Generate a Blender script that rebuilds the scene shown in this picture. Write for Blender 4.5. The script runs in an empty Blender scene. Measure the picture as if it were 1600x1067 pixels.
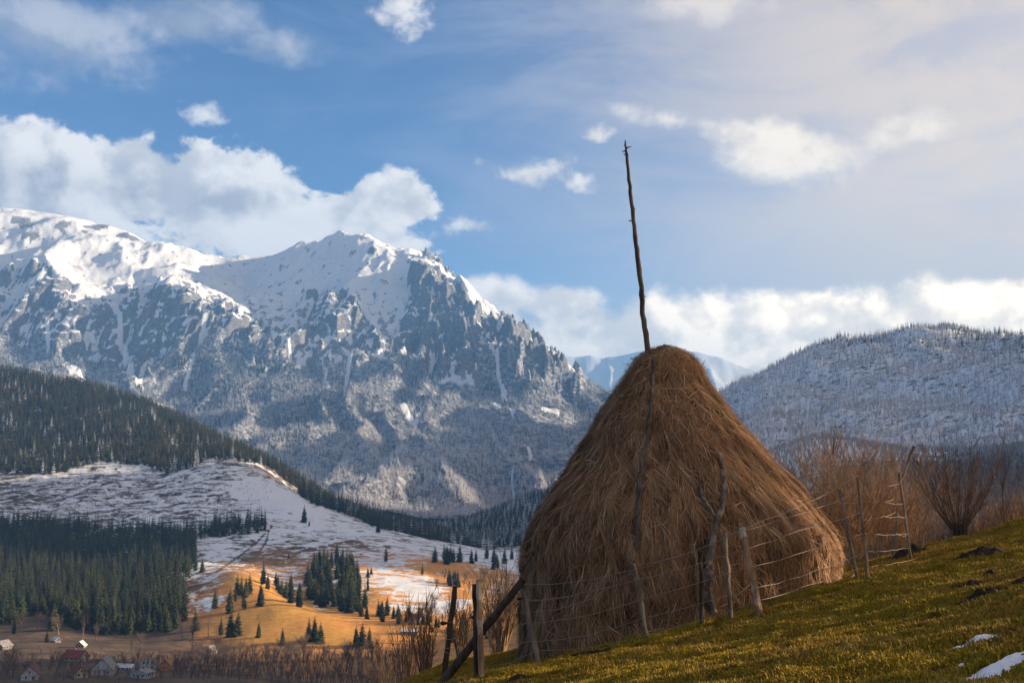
import bpy, math, random
import numpy as np
from mathutils import Vector

random.seed(7)
RNG = np.random.default_rng(7)
scene = bpy.context.scene
COL = scene.collection
RAD = math.radians

# ------------------------------------------------------------------ camera
FOC, CU, CV, HORIZON = 1700.0, 800.0, 533.5, 760.0
PITCH = math.atan((HORIZON - CV) / FOC)
cam_data = bpy.data.cameras.new('camera')
cam = bpy.data.objects.new('camera', cam_data)
COL.objects.link(cam)
cam.location = (0, 0, 0)
cam.rotation_euler = (math.pi / 2 + PITCH, 0, 0)
cam_data.sensor_width = 36.0
cam_data.lens = 36.0 * FOC / 1600.0
cam_data.clip_start, cam_data.clip_end = 0.1, 90000.0
scene.camera = cam

# ------------------------------------------------------------------ light and exposure
SUN_AZ, SUN_EL = RAD(84.0), RAD(15.5)        # azimuth measured from the view direction to the right
SUN_DIR = Vector((math.sin(SUN_AZ) * math.cos(SUN_EL), math.cos(SUN_AZ) * math.cos(SUN_EL), math.sin(SUN_EL)))
sun_data = bpy.data.lights.new('sun', 'SUN')
sun_data.energy, sun_data.angle, sun_data.color = 5.0, RAD(0.6), (1.0, 0.80, 0.56)
sun = bpy.data.objects.new('sun', sun_data)
COL.objects.link(sun)
sun.rotation_euler = (-SUN_DIR).to_track_quat('-Z', 'Y').to_euler()
scene.view_settings.view_transform = 'Standard'
scene.view_settings.look = 'None'
scene.view_settings.gamma = 1.0
scene.view_settings.exposure = 1.56
scene.cycles.use_denoising = True
scene.cycles.max_bounces = 4
scene.cycles.volume_bounces = 0
scene.cycles.transparent_max_bounces = 8

world = bpy.data.worlds.new('World')
scene.world = world
world.use_nodes = True
WT = world.node_tree
WT.nodes.clear()


class Sock:
    """Small expression helper around shader math nodes."""
    tree = None

    def __init__(self, s):
        self.s = s

    @staticmethod
    def op(kind, *args, clamp=False):
        n = Sock.tree.nodes.new('ShaderNodeMath')
        n.operation = kind
        n.use_clamp = clamp
        for k, a in enumerate(args):
            if isinstance(a, Sock):
                Sock.tree.links.new(a.s, n.inputs[k])
            else:
                n.inputs[k].default_value = float(a)
        return Sock(n.outputs[0])

    def __add__(s, o): return Sock.op('ADD', s, o)
    __radd__ = __add__
    def __sub__(s, o): return Sock.op('SUBTRACT', s, o)
    def __rsub__(s, o): return Sock.op('SUBTRACT', o, s)
    def __mul__(s, o): return Sock.op('MULTIPLY', s, o)
    __rmul__ = __mul__
    def __truediv__(s, o): return Sock.op('DIVIDE', s, o)
    def max(s, o): return Sock.op('MAXIMUM', s, o)
    def min(s, o): return Sock.op('MINIMUM', s, o)
    def pow(s, o): return Sock.op('POWER', s, o)

    def smooth(s, lo, hi, t0=0.0, t1=1.0):
        n = Sock.tree.nodes.new('ShaderNodeMapRange')
        n.interpolation_type = 'SMOOTHSTEP'
        Sock.tree.links.new(s.s, n.inputs[0])
        n.inputs[1].default_value, n.inputs[2].default_value = lo, hi
        n.inputs[3].default_value, n.inputs[4].default_value = t0, t1
        return Sock(n.outputs[0])


def mix_rgb(tree, fac, a, b):
    n = tree.nodes.new('ShaderNodeMix')
    n.data_type = 'RGBA'
    for idx, val in ((0, fac), (6, a), (7, b)):
        if isinstance(val, Sock):
            tree.links.new(val.s, n.inputs[idx])
        elif idx == 0:
            n.inputs[idx].default_value = float(val)
        else:
            n.inputs[idx].default_value = (*val[:3], 1.0)
    return Sock(n.outputs[2])


def pix_dir(u, v):
    a, b = (u - CU) / FOC, (CV - v) / FOC
    d = Vector((a, math.cos(PITCH) - b * math.sin(PITCH), math.sin(PITCH) + b * math.cos(PITCH)))
    return d.normalized()


def build_sky():
    Sock.tree = WT
    nd, lk = WT.nodes, WT.links
    tc = nd.new('ShaderNodeTexCoord')
    sep = nd.new('ShaderNodeSeparateXYZ')
    lk.new(tc.outputs['Generated'], sep.inputs[0])
    x, y, z = (Sock(sep.outputs[k]) for k in range(3))
    az = Sock.op('ARCTAN2', x, y)
    el = Sock.op('ARCSINE', z)
    sky = nd.new('ShaderNodeTexSky')
    sky.sky_type = 'NISHITA'
    sky.sun_disc = False
    sky.sun_elevation = SUN_EL
    sky.sun_rotation = SUN_AZ
    sky.altitude = 1200
    sky.air_density, sky.dust_density, sky.ozone_density = 1.0, 0.7, 1.4
    hsv = nd.new('ShaderNodeHueSaturation')
    hsv.inputs['Hue'].default_value = 0.505
    hsv.inputs['Saturation'].default_value = 1.12
    lk.new(sky.outputs[0], hsv.inputs['Color'])
    gm = nd.new('ShaderNodeGamma')
    gm.inputs['Gamma'].default_value = 1.38
    lk.new(hsv.outputs[0], gm.inputs['Color'])
    sc_ = nd.new('ShaderNodeVectorMath'); sc_.operation = 'SCALE'; sc_.inputs['Scale'].default_value = 0.345
    lk.new(gm.outputs[0], sc_.inputs[0])
    skycol = Sock(sc_.outputs[0])

    def noise(scale, stretch, off=(0, 0, 0), detail=6.0, rough=0.55, dist=0.0):
        mp = nd.new('ShaderNodeMapping')
        mp.inputs['Scale'].default_value = (scale, scale, scale * stretch)
        mp.inputs['Location'].default_value = off
        lk.new(tc.outputs['Generated'], mp.inputs[0])
        n = nd.new('ShaderNodeTexNoise')
        n.inputs['Scale'].default_value = 1.0
        n.inputs['Detail'].default_value = detail
        n.inputs['Roughness'].default_value = rough
        n.inputs['Distortion'].default_value = dist
        lk.new(mp.outputs[0], n.inputs['Vector'])
        return Sock(n.outputs[0])

    # one cloud body: centre and radii in photograph pixels turned into angles of the sky
    def blob(u, v, ru, rv, rot=0.0):
        d = pix_dir(u, v)
        a0, e0 = math.atan2(d.x, d.y), math.asin(d.z)
        ra, re = ru / FOC, rv / FOC
        c, s = math.cos(rot), math.sin(rot)
        da, de = az - a0, el - e0
        p = (da * c + de * s) * (1.0 / ra)
        q = (de * c - da * s) * (1.0 / re)
        return 1.0 - Sock.op('SQRT', p * p + q * q)

    def union(blobs):
        out = None
        for b in blobs:
            out = b if out is None else Sock.op('SMOOTH_MAX', out, b, 0.25)
        return out

    n1 = noise(10.0, 1.25, (3.1, 1.7, 0.4), 11, 0.60, 0.15)
    n1s = noise(10.0, 1.25, (3.1 + 0.30, 1.7 - 0.05, 0.4 + 0.34), 5, 0.5, 0.15)
    n2 = noise(3.0, 2.2, (7.3, 0.2, 5.1), 5, 0.55, 0.3)
    veil_n = noise(4.2, 3.0, (1.3, 4.2, 2.2), 9, 0.66, 0.8)

    bank = union([blob(-60, 340, 330, 140), blob(50, 280, 180, 85), blob(200, 295, 170, 80), blob(360, 320, 210, 85),
                  blob(470, 345, 190, 80), blob(600, 318, 105, 58), blob(560, 385, 150, 50), blob(-300, 330, 300, 150)])
    low = union([blob(760, 478, 80, 45), blob(868, 478, 80, 33), blob(930, 540, 260, 62), blob(1200, 525, 320, 62),
                 blob(1520, 530, 360, 78), blob(1900, 520, 400, 70)])
    right = union([blob(1045, 186, 85, 24, -0.2), blob(1130, 205, 110, 34, -0.2), blob(1200, 228, 120, 48, -0.1), blob(1290, 240, 130, 32, 0.15),
                   blob(1400, 212, 120, 36, 0.2)])
    small = union([blob(845, 270, 100, 36), blob(905, 285, 44, 26), blob(730, 354, 52, 24), blob(640, 25, 80, 46), blob(315, 180, 40, 26), blob(930, 210, 40, 20), blob(605, 265, 26, 18)])
    top = union([blob(70, 50, 190, 75), blob(300, 35, 150, 55), blob(430, 75, 110, 38),
                 blob(1110, 5, 140, 36), blob(-250, 60, 220, 90)])
    # away from the picture the same broken cloud goes on
    side = az.smooth(0.55, 0.75) .max((az * -1.0).smooth(0.62, 0.85))
    other = (n2 - 0.5) * 3.0 * side - (1.0 - side) * 2.0 - el.smooth(0.35, 0.9) * 0.4
    nb = noise(26.0, 1.15, (1.1, 5.7, 2.4), 7, 0.58, 0.1)
    nbs = noise(26.0, 1.15, (1.1 + 0.42, 5.7 - 0.05, 2.4 + 0.5), 4, 0.5, 0.1)
    rag = (n1 - 0.5) + (nb - 0.5) * 0.38
    d_bank = (bank + rag * 2.6).smooth(0.04, 0.27)
    d_low = (low + 0.18 + rag * 1.7).smooth(-0.02, 0.42)
    d_right = (right + rag * 3.1).smooth(-0.05, 0.95) * 0.95
    d_top = (top + rag * 3.0).smooth(0.0, 1.2) * 0.62
    d_other = (other + rag * 1.5).smooth(0.0, 0.6) * 0.85
    d_small = (small - 0.25 + (n1 - 0.5) * 2.0 + (nb - 0.5) * 3.0).smooth(0.0, 0.75) * 0.85
    dens = d_bank.max(d_small).max(d_low).max(d_right).max(d_top).max(d_other)
    # thin high veil, thicker towards the sun side
    toward = az.smooth(-0.35, 0.55)
    upper = el.smooth(0.10, 0.30)
    veil = (veil_n + toward * 0.16 - 0.44).smooth(0.0, 0.30) * (upper * 0.8 + 0.2) * (toward * 0.65 + 0.35) * 0.75
    # light on the clouds: brighter where the cloud thins towards the sun
    relief = (n1 - n1s) * 3.0 + (nb - nbs) * 1.5 + 0.5
    core = (bank * 0.9 + rag * 0.6).smooth(0.25, 1.0) * az.smooth(-0.45, -0.2, 1.0, 0.55)
    lit = (relief.smooth(0.0, 1.0) * 0.95 + 0.28 - core * 0.62 - d_top * 1.1 - d_right * 0.12).max(0.0).min(1.0)
    warm = az.smooth(-0.22, 0.36)
    glow = az.smooth(-0.15, 0.62) * el.smooth(0.05, 0.60, 1.0, 0.50)
    k = 10.0
    c_shade = mix_rgb(WT, warm, (0.19 * k, 0.192 * k, 0.21 * k), (0.40 * k, 0.33 * k, 0.25 * k))
    c_sunny = mix_rgb(WT, el.smooth(0.15, 0.24), (1.0 * k, 0.80 * k, 0.54 * k), (0.50 * k, 0.42 * k, 0.315 * k))
    c_lit = mix_rgb(WT, warm, (0.40 * k, 0.38 * k, 0.36 * k), c_sunny)
    c_cloud = mix_rgb(WT, lit, c_shade, c_lit)
    c_veil = mix_rgb(WT, warm, (0.105 * k, 0.14 * k, 0.225 * k), (0.30 * k, 0.25 * k, 0.215 * k))
    c1 = mix_rgb(WT, veil, skycol, c_veil)
    c2 = mix_rgb(WT, glow * 0.85, c1, (0.46 * k, 0.34 * k, 0.205 * k))
    c3 = mix_rgb(WT, dens, c2, c_cloud)
    bg = nd.new('ShaderNodeBackground')
    bg.inputs['Strength'].default_value = SKY_STRENGTH
    lk.new(c3.s, bg.inputs['Color'])
    out = nd.new('ShaderNodeOutputWorld')
    lk.new(bg.outputs[0], out.inputs['Surface'])
    world.cycles.sampling_method = 'MANUAL'
    world.cycles.sample_map_resolution = 512


SKY_STRENGTH = 0.10
build_sky()

# ------------------------------------------------------------------ numeric helpers
def hash2(ix, iy, seed):
    h = (ix.astype(np.int64) * 374761393 + iy.astype(np.int64) * 668265263 + seed * 974634777) & 0xffffffff
    h = ((h ^ (h >> 13)) * 1274126177) & 0xffffffff
    return h ^ (h >> 16)


def gnoise(x, y, seed=0):
    x = np.asarray(x, dtype=np.float64); y = np.asarray(y, dtype=np.float64)
    ix, iy = np.floor(x), np.floor(y)
    fx, fy = x - ix, y - iy
    ix = ix.astype(np.int64); iy = iy.astype(np.int64)
    u = fx * fx * fx * (fx * (fx * 6 - 15) + 10)
    v = fy * fy * fy * (fy * (fy * 6 - 15) + 10)

    def g(dx, dy):
        a = (hash2(ix + dx, iy + dy, seed) & 1023) * (2 * math.pi / 1024)
        return np.cos(a) * (fx - dx) + np.sin(a) * (fy - dy)
    a = g(0, 0) * (1 - u) + g(1, 0) * u
    b = g(0, 1) * (1 - u) + g(1, 1) * u
    return (a * (1 - v) + b * v) * 1.5


def fbm(x, y, octv=5, seed=0, gain=0.5, lac=2.03):
    s, a = 0.0, 1.0
    for k in range(octv):
        s = s + a * gnoise(x, y, seed + k * 17)
        x, y, a = x * lac + 11.3, y * lac - 7.7, a * gain
    return s


def ridged(x, y, octv=6, seed=0, gain=0.5, lac=2.07):
    s, a, w = 0.0, 1.0, 1.0
    for k in range(octv):
        n = 1.0 - np.abs(gnoise(x, y, seed + k * 13))
        n = n * n * w
        w = np.clip(n * 1.6, 0, 1)
        s = s + a * n
        x, y, a = x * lac + 5.1, y * lac + 3.3, a * gain
    return s


def sstep(lo, hi, x):
    t = np.clip((np.asarray(x, dtype=float) - lo) / (hi - lo), 0, 1)
    return t * t * (3 - 2 * t)


def P(u, v, Y):
    """World point seen at photograph pixel (u, v) at forward distance Y."""
    d = pix_dir(u, v)
    return Vector((d.x / d.y * Y, Y, d.z / d.y * Y))


def uv_of(x, y, z):
    """Photograph pixel of world points (arrays)."""
    cp, sp = math.cos(PITCH), math.sin(PITCH)
    f = y * cp + z * sp
    up = -y * sp + z * cp
    return CU + FOC * x / f, CV - FOC * up / f


def in_poly(u, v, poly):
    inside = np.zeros(np.shape(u), bool)
    n = len(poly)
    for i in range(n):
        x1, y1 = poly[i]; x2, y2 = poly[(i + 1) % n]
        if y1 == y2:
            continue
        c = ((y1 > v) != (y2 > v)) & (u < (x2 - x1) * (v - y1) / (y2 - y1) + x1)
        inside ^= c
    return inside


class Surf:
    """Thin-plate height interpolation over (bearing, log distance)."""
    def __init__(self, pts, kth=4.0, smooth=0.02):
        p = np.array(pts, float)                      # x y z
        r = np.hypot(p[:, 0], p[:, 1])
        self.k = kth
        self.c = np.stack([np.arctan2(p[:, 0], p[:, 1]) * kth, np.log(r) * 2.0], 1)
        n = len(p)
        A = np.zeros((n + 3, n + 3))
        d = np.hypot(self.c[:, None, 0] - self.c[None, :, 0], self.c[:, None, 1] - self.c[None, :, 1])
        A[:n, :n] = self.phi(d) + np.eye(n) * smooth
        A[:n, n] = 1; A[:n, n + 1:] = self.c
        A[n:, :n] = A[:n, n:].T
        self.w = np.linalg.solve(A, np.concatenate([p[:, 2] / r, np.zeros(3)]))

    @staticmethod
    def phi(d):
        return d * d * np.log(d + 1e-9)

    def __call__(self, x, y):
        x = np.asarray(x, float); y = np.asarray(y, float)
        sh = x.shape
        x, y = x.ravel(), y.ravel()
        r = np.maximum(np.hypot(x, y), 0.5)
        q = np.stack([np.arctan2(x, y) * self.k, np.log(r) * 2.0], 1)
        out = np.empty(len(x))
        n = len(self.c)
        for i in range(0, len(x), 20000):
            qq = q[i:i + 20000]
            d = np.hypot(qq[:, None, 0] - self.c[None, :, 0], qq[:, None, 1] - self.c[None, :, 1])
            out[i:i + 20000] = self.phi(d) @ self.w[:n] + self.w[n] + qq @ self.w[n + 1:]
        return (out * r).reshape(sh)


# ------------------------------------------------------------------ object helpers
def tag(o, label=None, cat=None, group=None, kind=None):
    if label: o['label'] = label
    if cat: o['category'] = cat
    if group: o['group'] = group
    if kind: o['kind'] = kind
    return o


def empty(name, loc=(0, 0, 0), rz=0.0):
    o = bpy.data.objects.new(name, None)
    o.location = loc
    o.rotation_euler = (0, 0, rz)
    o.empty_display_size = 0.3
    COL.objects.link(o)
    return o


def mesh_np(name, verts, faces, mat=None, parent=None, smooth=False, attrs=None, link=True):
    """faces: (n,3) or (n,4) int array, or list of index tuples."""
    me = bpy.data.meshes.new(name)
    verts = np.asarray(verts, np.float32)
    if isinstance(faces, np.ndarray):
        k = faces.shape[1]
        me.vertices.add(len(verts))
        me.vertices.foreach_set('co', verts.ravel())
        me.loops.add(faces.size)
        me.loops.foreach_set('vertex_index', faces.astype(np.int32).ravel())
        me.polygons.add(len(faces))
        me.polygons.foreach_set('loop_start', np.arange(0, faces.size, k, dtype=np.int32))
        me.update(calc_edges=True)
    else:
        me.from_pydata([tuple(v) for v in verts], [], [tuple(f) for f in faces])
        me.update()
    if smooth:
        me.polygons.foreach_set('use_smooth', np.ones(len(me.polygons), bool))
    for nm, arr in (attrs or {}).items():
        arr = np.asarray(arr, np.float32)
        if arr.ndim == 1:
            at = me.attributes.new(nm, 'FLOAT', 'POINT')
            at.data.foreach_set('value', arr)
        else:
            at = me.attributes.new(nm, 'FLOAT_COLOR', 'POINT')
            at.data.foreach_set('color', np.concatenate([arr, np.ones((len(arr), 1), np.float32)], 1).ravel())
    if mat:
        me.materials.append(mat)
    if not link:
        return me
    o = bpy.data.objects.new(name, me)
    COL.objects.link(o)
    if parent:
        o.parent = parent
    return o


def obj_of(name, me, parent=None, loc=(0, 0, 0)):
    o = bpy.data.objects.new(name, me)
    o.location = loc
    COL.objects.link(o)
    if parent:
        o.parent = parent
    return o


def grid_faces(nr, nc):
    i = np.arange((nr - 1) * (nc - 1))
    r, c = i // (nc - 1), i % (nc - 1)
    a = r * nc + c
    return np.stack([a, a + 1, a + nc + 1, a + nc], 1)


class MB:
    """Collects tubes, boxes and faces into one mesh."""
    def __init__(self):
        self.v, self.f, self.n = [], [], 0

    def add(self, verts, faces):
        verts = np.asarray(verts, float)
        self.v.append(verts)
        self.f += [tuple(i + self.n for i in f) for f in faces]
        self.n += len(verts)

    def tube(self, pts, radii, sides=5, cap=True, rough=0.0):
        pts = np.asarray(pts, float)
        n = len(pts)
        if np.isscalar(radii):
            radii = [radii] * n
        t = np.gradient(pts, axis=0)
        t /= np.linalg.norm(t, axis=1, keepdims=True) + 1e-9
        ref = np.array([0.0, 0, 1]) if abs(t[0, 2]) < 0.9 else np.array([1.0, 0, 0])
        vs = []
        for i in range(n):
            a = np.cross(t[i], ref); a /= np.linalg.norm(a) + 1e-9
            b = np.cross(t[i], a)
            for k in range(sides):
                w = 2 * math.pi * k / sides
                rr = radii[i] * (1 + (random.uniform(-rough, rough) if rough else 0))
                vs.append(pts[i] + (a * math.cos(w) + b * math.sin(w)) * rr)
        fs = []
        for i in range(n - 1):
            for k in range(sides):
                k2 = (k + 1) % sides
                fs.append((i * sides + k, i * sides + k2, (i + 1) * sides + k2, (i + 1) * sides + k))
        if cap:
            fs.append(tuple(range(sides - 1, -1, -1)))
            fs.append(tuple((n - 1) * sides + k for k in range(sides)))
        self.add(vs, fs)

    def box(self, lo, hi):
        x0, y0, z0 = lo; x1, y1, z1 = hi
        self.add([(x0, y0, z0), (x1, y0, z0), (x1, y1, z0), (x0, y1, z0), (x0, y0, z1), (x1, y0, z1), (x1, y1, z1), (x0, y1, z1)],
                 [(3, 2, 1, 0), (4, 5, 6, 7), (0, 1, 5, 4), (1, 2, 6, 5), (2, 3, 7, 6), (3, 0, 4, 7)])

    def mesh(self, name, mat=None, smooth=False):
        me = bpy.data.meshes.new(name)
        vs = np.concatenate(self.v) if self.v else np.zeros((0, 3))
        me.from_pydata(vs.tolist(), [], self.f)
        if mat:
            me.materials.append(mat)
        if smooth:
            me.polygons.foreach_set('use_smooth', np.ones(len(me.polygons), bool))
        me.update()
        return me

    def build(self, name, mat=None, parent=None, smooth=False, loc=(0, 0, 0)):
        return obj_of(name, self.mesh(name, mat, smooth), parent, loc)


# ------------------------------------------------------------------ material helpers
class Mat:
    """Wraps a new Principled material with a few shorthand node makers."""
    def __init__(self, name, rough=0.9, spec=0.2):
        self.m = bpy.data.materials.new(name)
        self.m.use_nodes = True
        self.t = self.m.node_tree
        self.b = self.t.nodes['Principled BSDF']
        self.b.inputs['Roughness'].default_value = rough
        self.b.inputs['Specular IOR Level'].default_value = spec
        Sock.tree = self.t

    def new(self, kind, **kw):
        n = self.t.nodes.new(kind)
        for k, v in kw.items():
            setattr(n, k, v)
        return n

    def link(self, a, b):
        self.t.links.new(a.s if isinstance(a, Sock) else a, b)

    def coord(self):
        return self.new('ShaderNodeNewGeometry').outputs['Position']

    def obj_coord(self):
        return self.new('ShaderNodeTexCoord').outputs['Object']

    def noise(self, vec, scale, detail=5.0, rough=0.55, stretch=(1, 1, 1), dist=0.0):
        mp = self.new('ShaderNodeMapping')
        mp.inputs['Scale'].default_value = tuple(scale * s for s in stretch)
        self.link(vec, mp.inputs[0])
        n = self.new('ShaderNodeTexNoise')
        n.inputs['Scale'].default_value = 1.0
        n.inputs['Detail'].default_value = detail
        n.inputs['Roughness'].default_value = rough
        n.inputs['Distortion'].default_value = dist
        self.link(mp.outputs[0], n.inputs['Vector'])
        return Sock(n.outputs[0])

    def attr(self, name, color=False):
        n = self.new('ShaderNodeAttribute', attribute_name=name)
        return Sock(n.outputs['Color' if color else 'Fac'])

    def normal_z(self):
        s = self.new('ShaderNodeSeparateXYZ')
        self.link(self.new('ShaderNodeNewGeometry').outputs['Normal'], s.inputs[0])
        return Sock(s.outputs[2])

    def rand(self):
        return Sock(self.new('ShaderNodeObjectInfo').outputs['Random'])

    def mix(self, f, a, b):
        return mix_rgb(self.t, f, a, b)

    def color(self, c):
        if isinstance(c, Sock):
            self.link(c, self.b.inputs['Base Color'])
        else:
            self.b.inputs['Base Color'].default_value = (*c, 1)
        return self

    def bump(self, h, dist=0.02, strength=0.6):
        n = self.new('ShaderNodeBump')
        n.inputs['Strength'].default_value = strength
        n.inputs['Distance'].default_value = dist
        self.link(h, n.inputs['Height'])
        self.link(n.outputs[0], self.b.inputs['Normal'])
        return self

# ------------------------------------------------------------------ terrain heights
# valley and side hills: (pixel u, pixel v, distance, snow cover, dry gold grass)
VAL = [
    # valley floor and village
    (-150, 1062, 590, .02, .1), (0, 1064, 590, .02, .1), (150, 1062, 600, .03, .1), (300, 1064, 600, .03, .15), (450, 1068, 620, .05, .25),
    (600, 1070, 640, .05, .25), (750, 1080, 600, .05, .2), (950, 1080, 600, .05, .2), (1150, 1040, 600, .05, .2),
    (-100, 1020, 710, .05, .1), (0, 1018, 720, .06, .1), (130, 1013, 740, .06, .2), (230, 1012, 780, .05, .2), (330, 1020, 760, .05, .2), (450, 1015, 770, .05, .3),
    (560, 1018, 760, .1, .4), (640, 1015, 770, .1, .4),
    # left forest foot and the slope under the lower forest
    (0, 980, 880, .15, .2), (60, 972, 890, .3, .2), (110, 996, 830, .3, .2), (200, 996, 850, .1, .1), (280, 990, 850, .1, .1),
    (0, 900, 1130, .2, .1), (150, 910, 1100, .2, .1), (270, 925, 1020, .25, .2), (0, 822, 1480, .5, .1), (150, 832, 1430, .5, .1),
    (300, 845, 1350, .55, .1), (420, 815, 1450, .55, .1),
    # pasture dome, gold meadow
    (300, 893, 1120, .62, .35), (330, 900, 1060, .55, .45), (355, 894, 1040, .42, .5), (395, 900, 1010, .30, .9), (300, 930, 980, .5, .4), (330, 948, 940, .62, .5),
    (370, 945, 935, .2, .8), (420, 930, 950, .02, 1), (450, 948, 900, .0, 1), (430, 968, 860, .0, 1), (330, 985, 850, .1, .5), (510, 962, 895, .05, 1),
    (500, 980, 830, .12, 1), (600, 985, 835, .36, 1), (625, 987, 830, .4, .9), (600, 1000, 790, .12, .8), (420, 995, 810, .0, .7),
    # gully behind the meadow and the tree patch
    (455, 938, 1010, .35, .5), (500, 950, 950, .5, .5), (440, 905, 1110, .5, .6), (520, 900, 1100, .5, .5), (540, 955, 930, .4, .5), (570, 930, 1000, .45, .6),
    # upper pasture and ski field
    (350, 862, 1260, .60, .2), (430, 832, 1400, .60, .2), (420, 868, 1230, .42, .4), (480, 850, 1310, .50, .3), (475, 817, 1480, .64, .2), (430, 770, 1740, .74, .1), (460, 790, 1620, .72, .1),
    (550, 830, 1440, .62, .2), (560, 860, 1270, .50, .4), (600, 850, 1340, .54, .35), (590, 880, 1190, .55, .8), (650, 862, 1300, .55, .6), (640, 895, 1130, .50, .95),
    (610, 905, 1090, .60, .9), (660, 920, 1050, .66, .9), (700, 945, 960, .70, .95), (640, 950, 950, .55, .9), (690, 885, 1180, .30, 1), (730, 905, 1120, .35, .9), (730, 925, 1040, .42, .9), (650, 965, 880, .3, .8),
    (690, 855, 1420, .58, .3), (740, 870, 1350, .6, .3), (790, 872, 1350, .75, .3), (760, 950, 950, .3, .7), (850, 935, 1050, .5, .5), (1000, 905, 1150, .5, .5), (780, 985, 830, .1, .5),
    # clear cut
    (-80, 775, 1700, .48, .1), (0, 770, 1720, .48, .1), (100, 738, 1880, .56, .1), (200, 728, 1930, .56, .1), (300, 722, 1960, .52, .1), (400, 722, 1980, .5, .4), (200, 785, 1640, .52, .1),
    (330, 798, 1560, .52, .1), (430, 742, 1880, .5, .6),
    # left forested ridge
    (-250, 530, 2800, .3, .1), (-100, 560, 2750, .3, .1), (0, 580, 2700, .3, .1), (130, 602, 2650, .3, .1), (220, 630, 2600, .3, .1), (300, 665, 2500, .3, .1), (420, 724, 2350, .3, .1), (500, 774, 2200, .3, .1),
    (560, 803, 2080, .35, .1), (640, 828, 1920, .4, .1), (700, 848, 1800, .4, .1), (0, 690, 2150, .4, .1), (150, 690, 2150, .4, .1), (290, 700, 2150, .4, .1), (450, 768, 1950, .5, .1), (560, 812, 1760, .5, .2),
    # behind that ridge
    (-200, 720, 3500, .4, .1), (0, 725, 3500, .4, .1), (200, 760, 3400, .4, .1), (420, 800, 3200, .4, .1), (600, 832, 2700, .4, .1), (0, 790, 4300, .4, .1), (300, 800, 4300, .4, .1), (600, 805, 4100, .4, .1),
    # dark hill in the notch, valley beyond
    (725, 842, 2150, .4, .1), (760, 818, 2350, .4, .1), (820, 785, 2600, .4, .1), (880, 762, 2750, .4, .1), (960, 735, 2850, .4, .1), (1050, 710, 2900, .4, .1), (780, 858, 1750, .5, .1), (860, 850, 1800, .5, .1), (980, 820, 1800, .5, .1),
    (760, 812, 3200, .5, .1), (850, 790, 3500, .5, .1), (1000, 770, 3700, .5, .1), (850, 790, 4300, .5, .1), (1050, 780, 4300, .5, .1),
    # right hill
    (1120, 612, 3200, .6, .1), (1180, 580, 3150, .6, .1), (1250, 550, 3100, .6, .1), (1300, 535, 3050, .6, .1), (1380, 527, 3000, .6, .1), (1430, 517, 2950, .6, .1), (1480, 514, 2900, .6, .1), (1560, 530, 2800, .6, .1), (1600, 547, 2750, .6, .1), (1640, 566, 2720, .6, .1), (1690, 595, 2680, .6, .1),
    (1120, 680, 2500, .6, .1), (1150, 650, 2700, .6, .1), (1300, 620, 2400, .6, .1), (1450, 620, 2150, .6, .1), (1580, 620, 1950, .6, .1), (1200, 690, 2000, .6, .1), (1300, 684, 1820, .6, .1), (1400, 690, 1720, .6, .1), (1550, 690, 1600, .6, .1),
    (1190, 712, 1560, .7, .1), (1260, 692, 1500, .7, .1), (1330, 688, 1480, .7, .1), (1390, 705, 1450, .7, .1), (1240, 760, 1200, .5, .2), (1450, 740, 1250, .1, .2), (1590, 735, 1150, .1, .2),
    (1250, 860, 700, .3, .2), (1450, 850, 700, .3, .2), (1600, 840, 700, .3, .2),
    (1120, 740, 3900, .5, .1), (1300, 640, 3900, .5, .1), (1500, 600, 3700, .5, .1), (1640, 640, 3600, .5, .1),
]


def rel(u, s, D, snow=.4, gold=.1):
    return (u, s, D, snow, gold)


# (bearing in degrees, distance, height) where the camera does not look, and the ground between the near slope and the valley
OFF = []
for b in (-30, -24, -16, -8, -2, 4, 9):
    OFF += [(b, 60, -23), (b, 110, -40), (b, 220, -68), (b, 400, -96)]
for b, s in ((14, .85), (19, .7), (24, .55)):
    OFF += [(b, 60, -20 * s), (b, 110, -34 * s), (b, 220, -56 * s), (b, 400, -70 * s)]
OFF += [(30, 60, 0), (30, 110, -8), (30, 220, -20), (30, 400, -30), (45, 60, 6), (45, 150, 8), (45, 300, 10), (45, 600, 20), (70, 80, 12), (70, 200, 32), (70, 400, 50), (100, 150, 30), (100, 600, 150), (100, 1500, 300)]
# the shoulder of the right hill and unseen spurs shaped to shade the pastures and village
OFF += [(28.5, 3000, 300), (32, 2900, 300), (38, 3300, 360), (34, 2350, 640), (36.5, 2230, 640), (37, 2050, 520), (40, 1950, 470), (42.5, 1860, 400), (45, 1790, 220), (47.5, 1730, 120), (49, 1690, 90), (52, 1600, 100), (45, 2300, 560), (50, 3800, 400), (32, 1750, 110), (28, 1500, 60), (34, 1350, 50),
        (34, 850, 130), (35, 960, 105), (38, 800, 150), (33, 650, 60), (33, 1020, 12), (36, 1150, 25), (29, 1230, 20), (42, 1250, 40), (48, 1250, 40), (48, 800, 140), (60, 1000, 70), (62, 1700, 150), (65, 2600, 450), (65, 4200, 500), (85, 2600, 500), (85, 1100, 160)]
OFF += [(-40, 110, -40), (-40, 400, -96), (-40, 900, -80), (-42, 1600, 40), (-42, 2600, 260), (-42, 4200, 80), (-65, 150, -45), (-65, 800, -70), (-65, 2200, 150), (-65, 4200, 200), (-100, 200, -40), (-100, 900, -60), (-100, 2500, 150),
        (-140, 150, -20), (-140, 800, -30), (-140, 3000, 150), (180, 150, 10), (180, 800, 40), (180, 3000, 200), (-179.9, 150, 10), (-179.9, 800, 40), (-179.9, 3000, 200), (140, 150, 40), (140, 800, 100), (140, 3000, 300)]
val_xyz, val_sg = [], []
for (u, v, D, s, g) in VAL:
    val_xyz.append(tuple(P(u, v, D))); val_sg.append((s, g))
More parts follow.
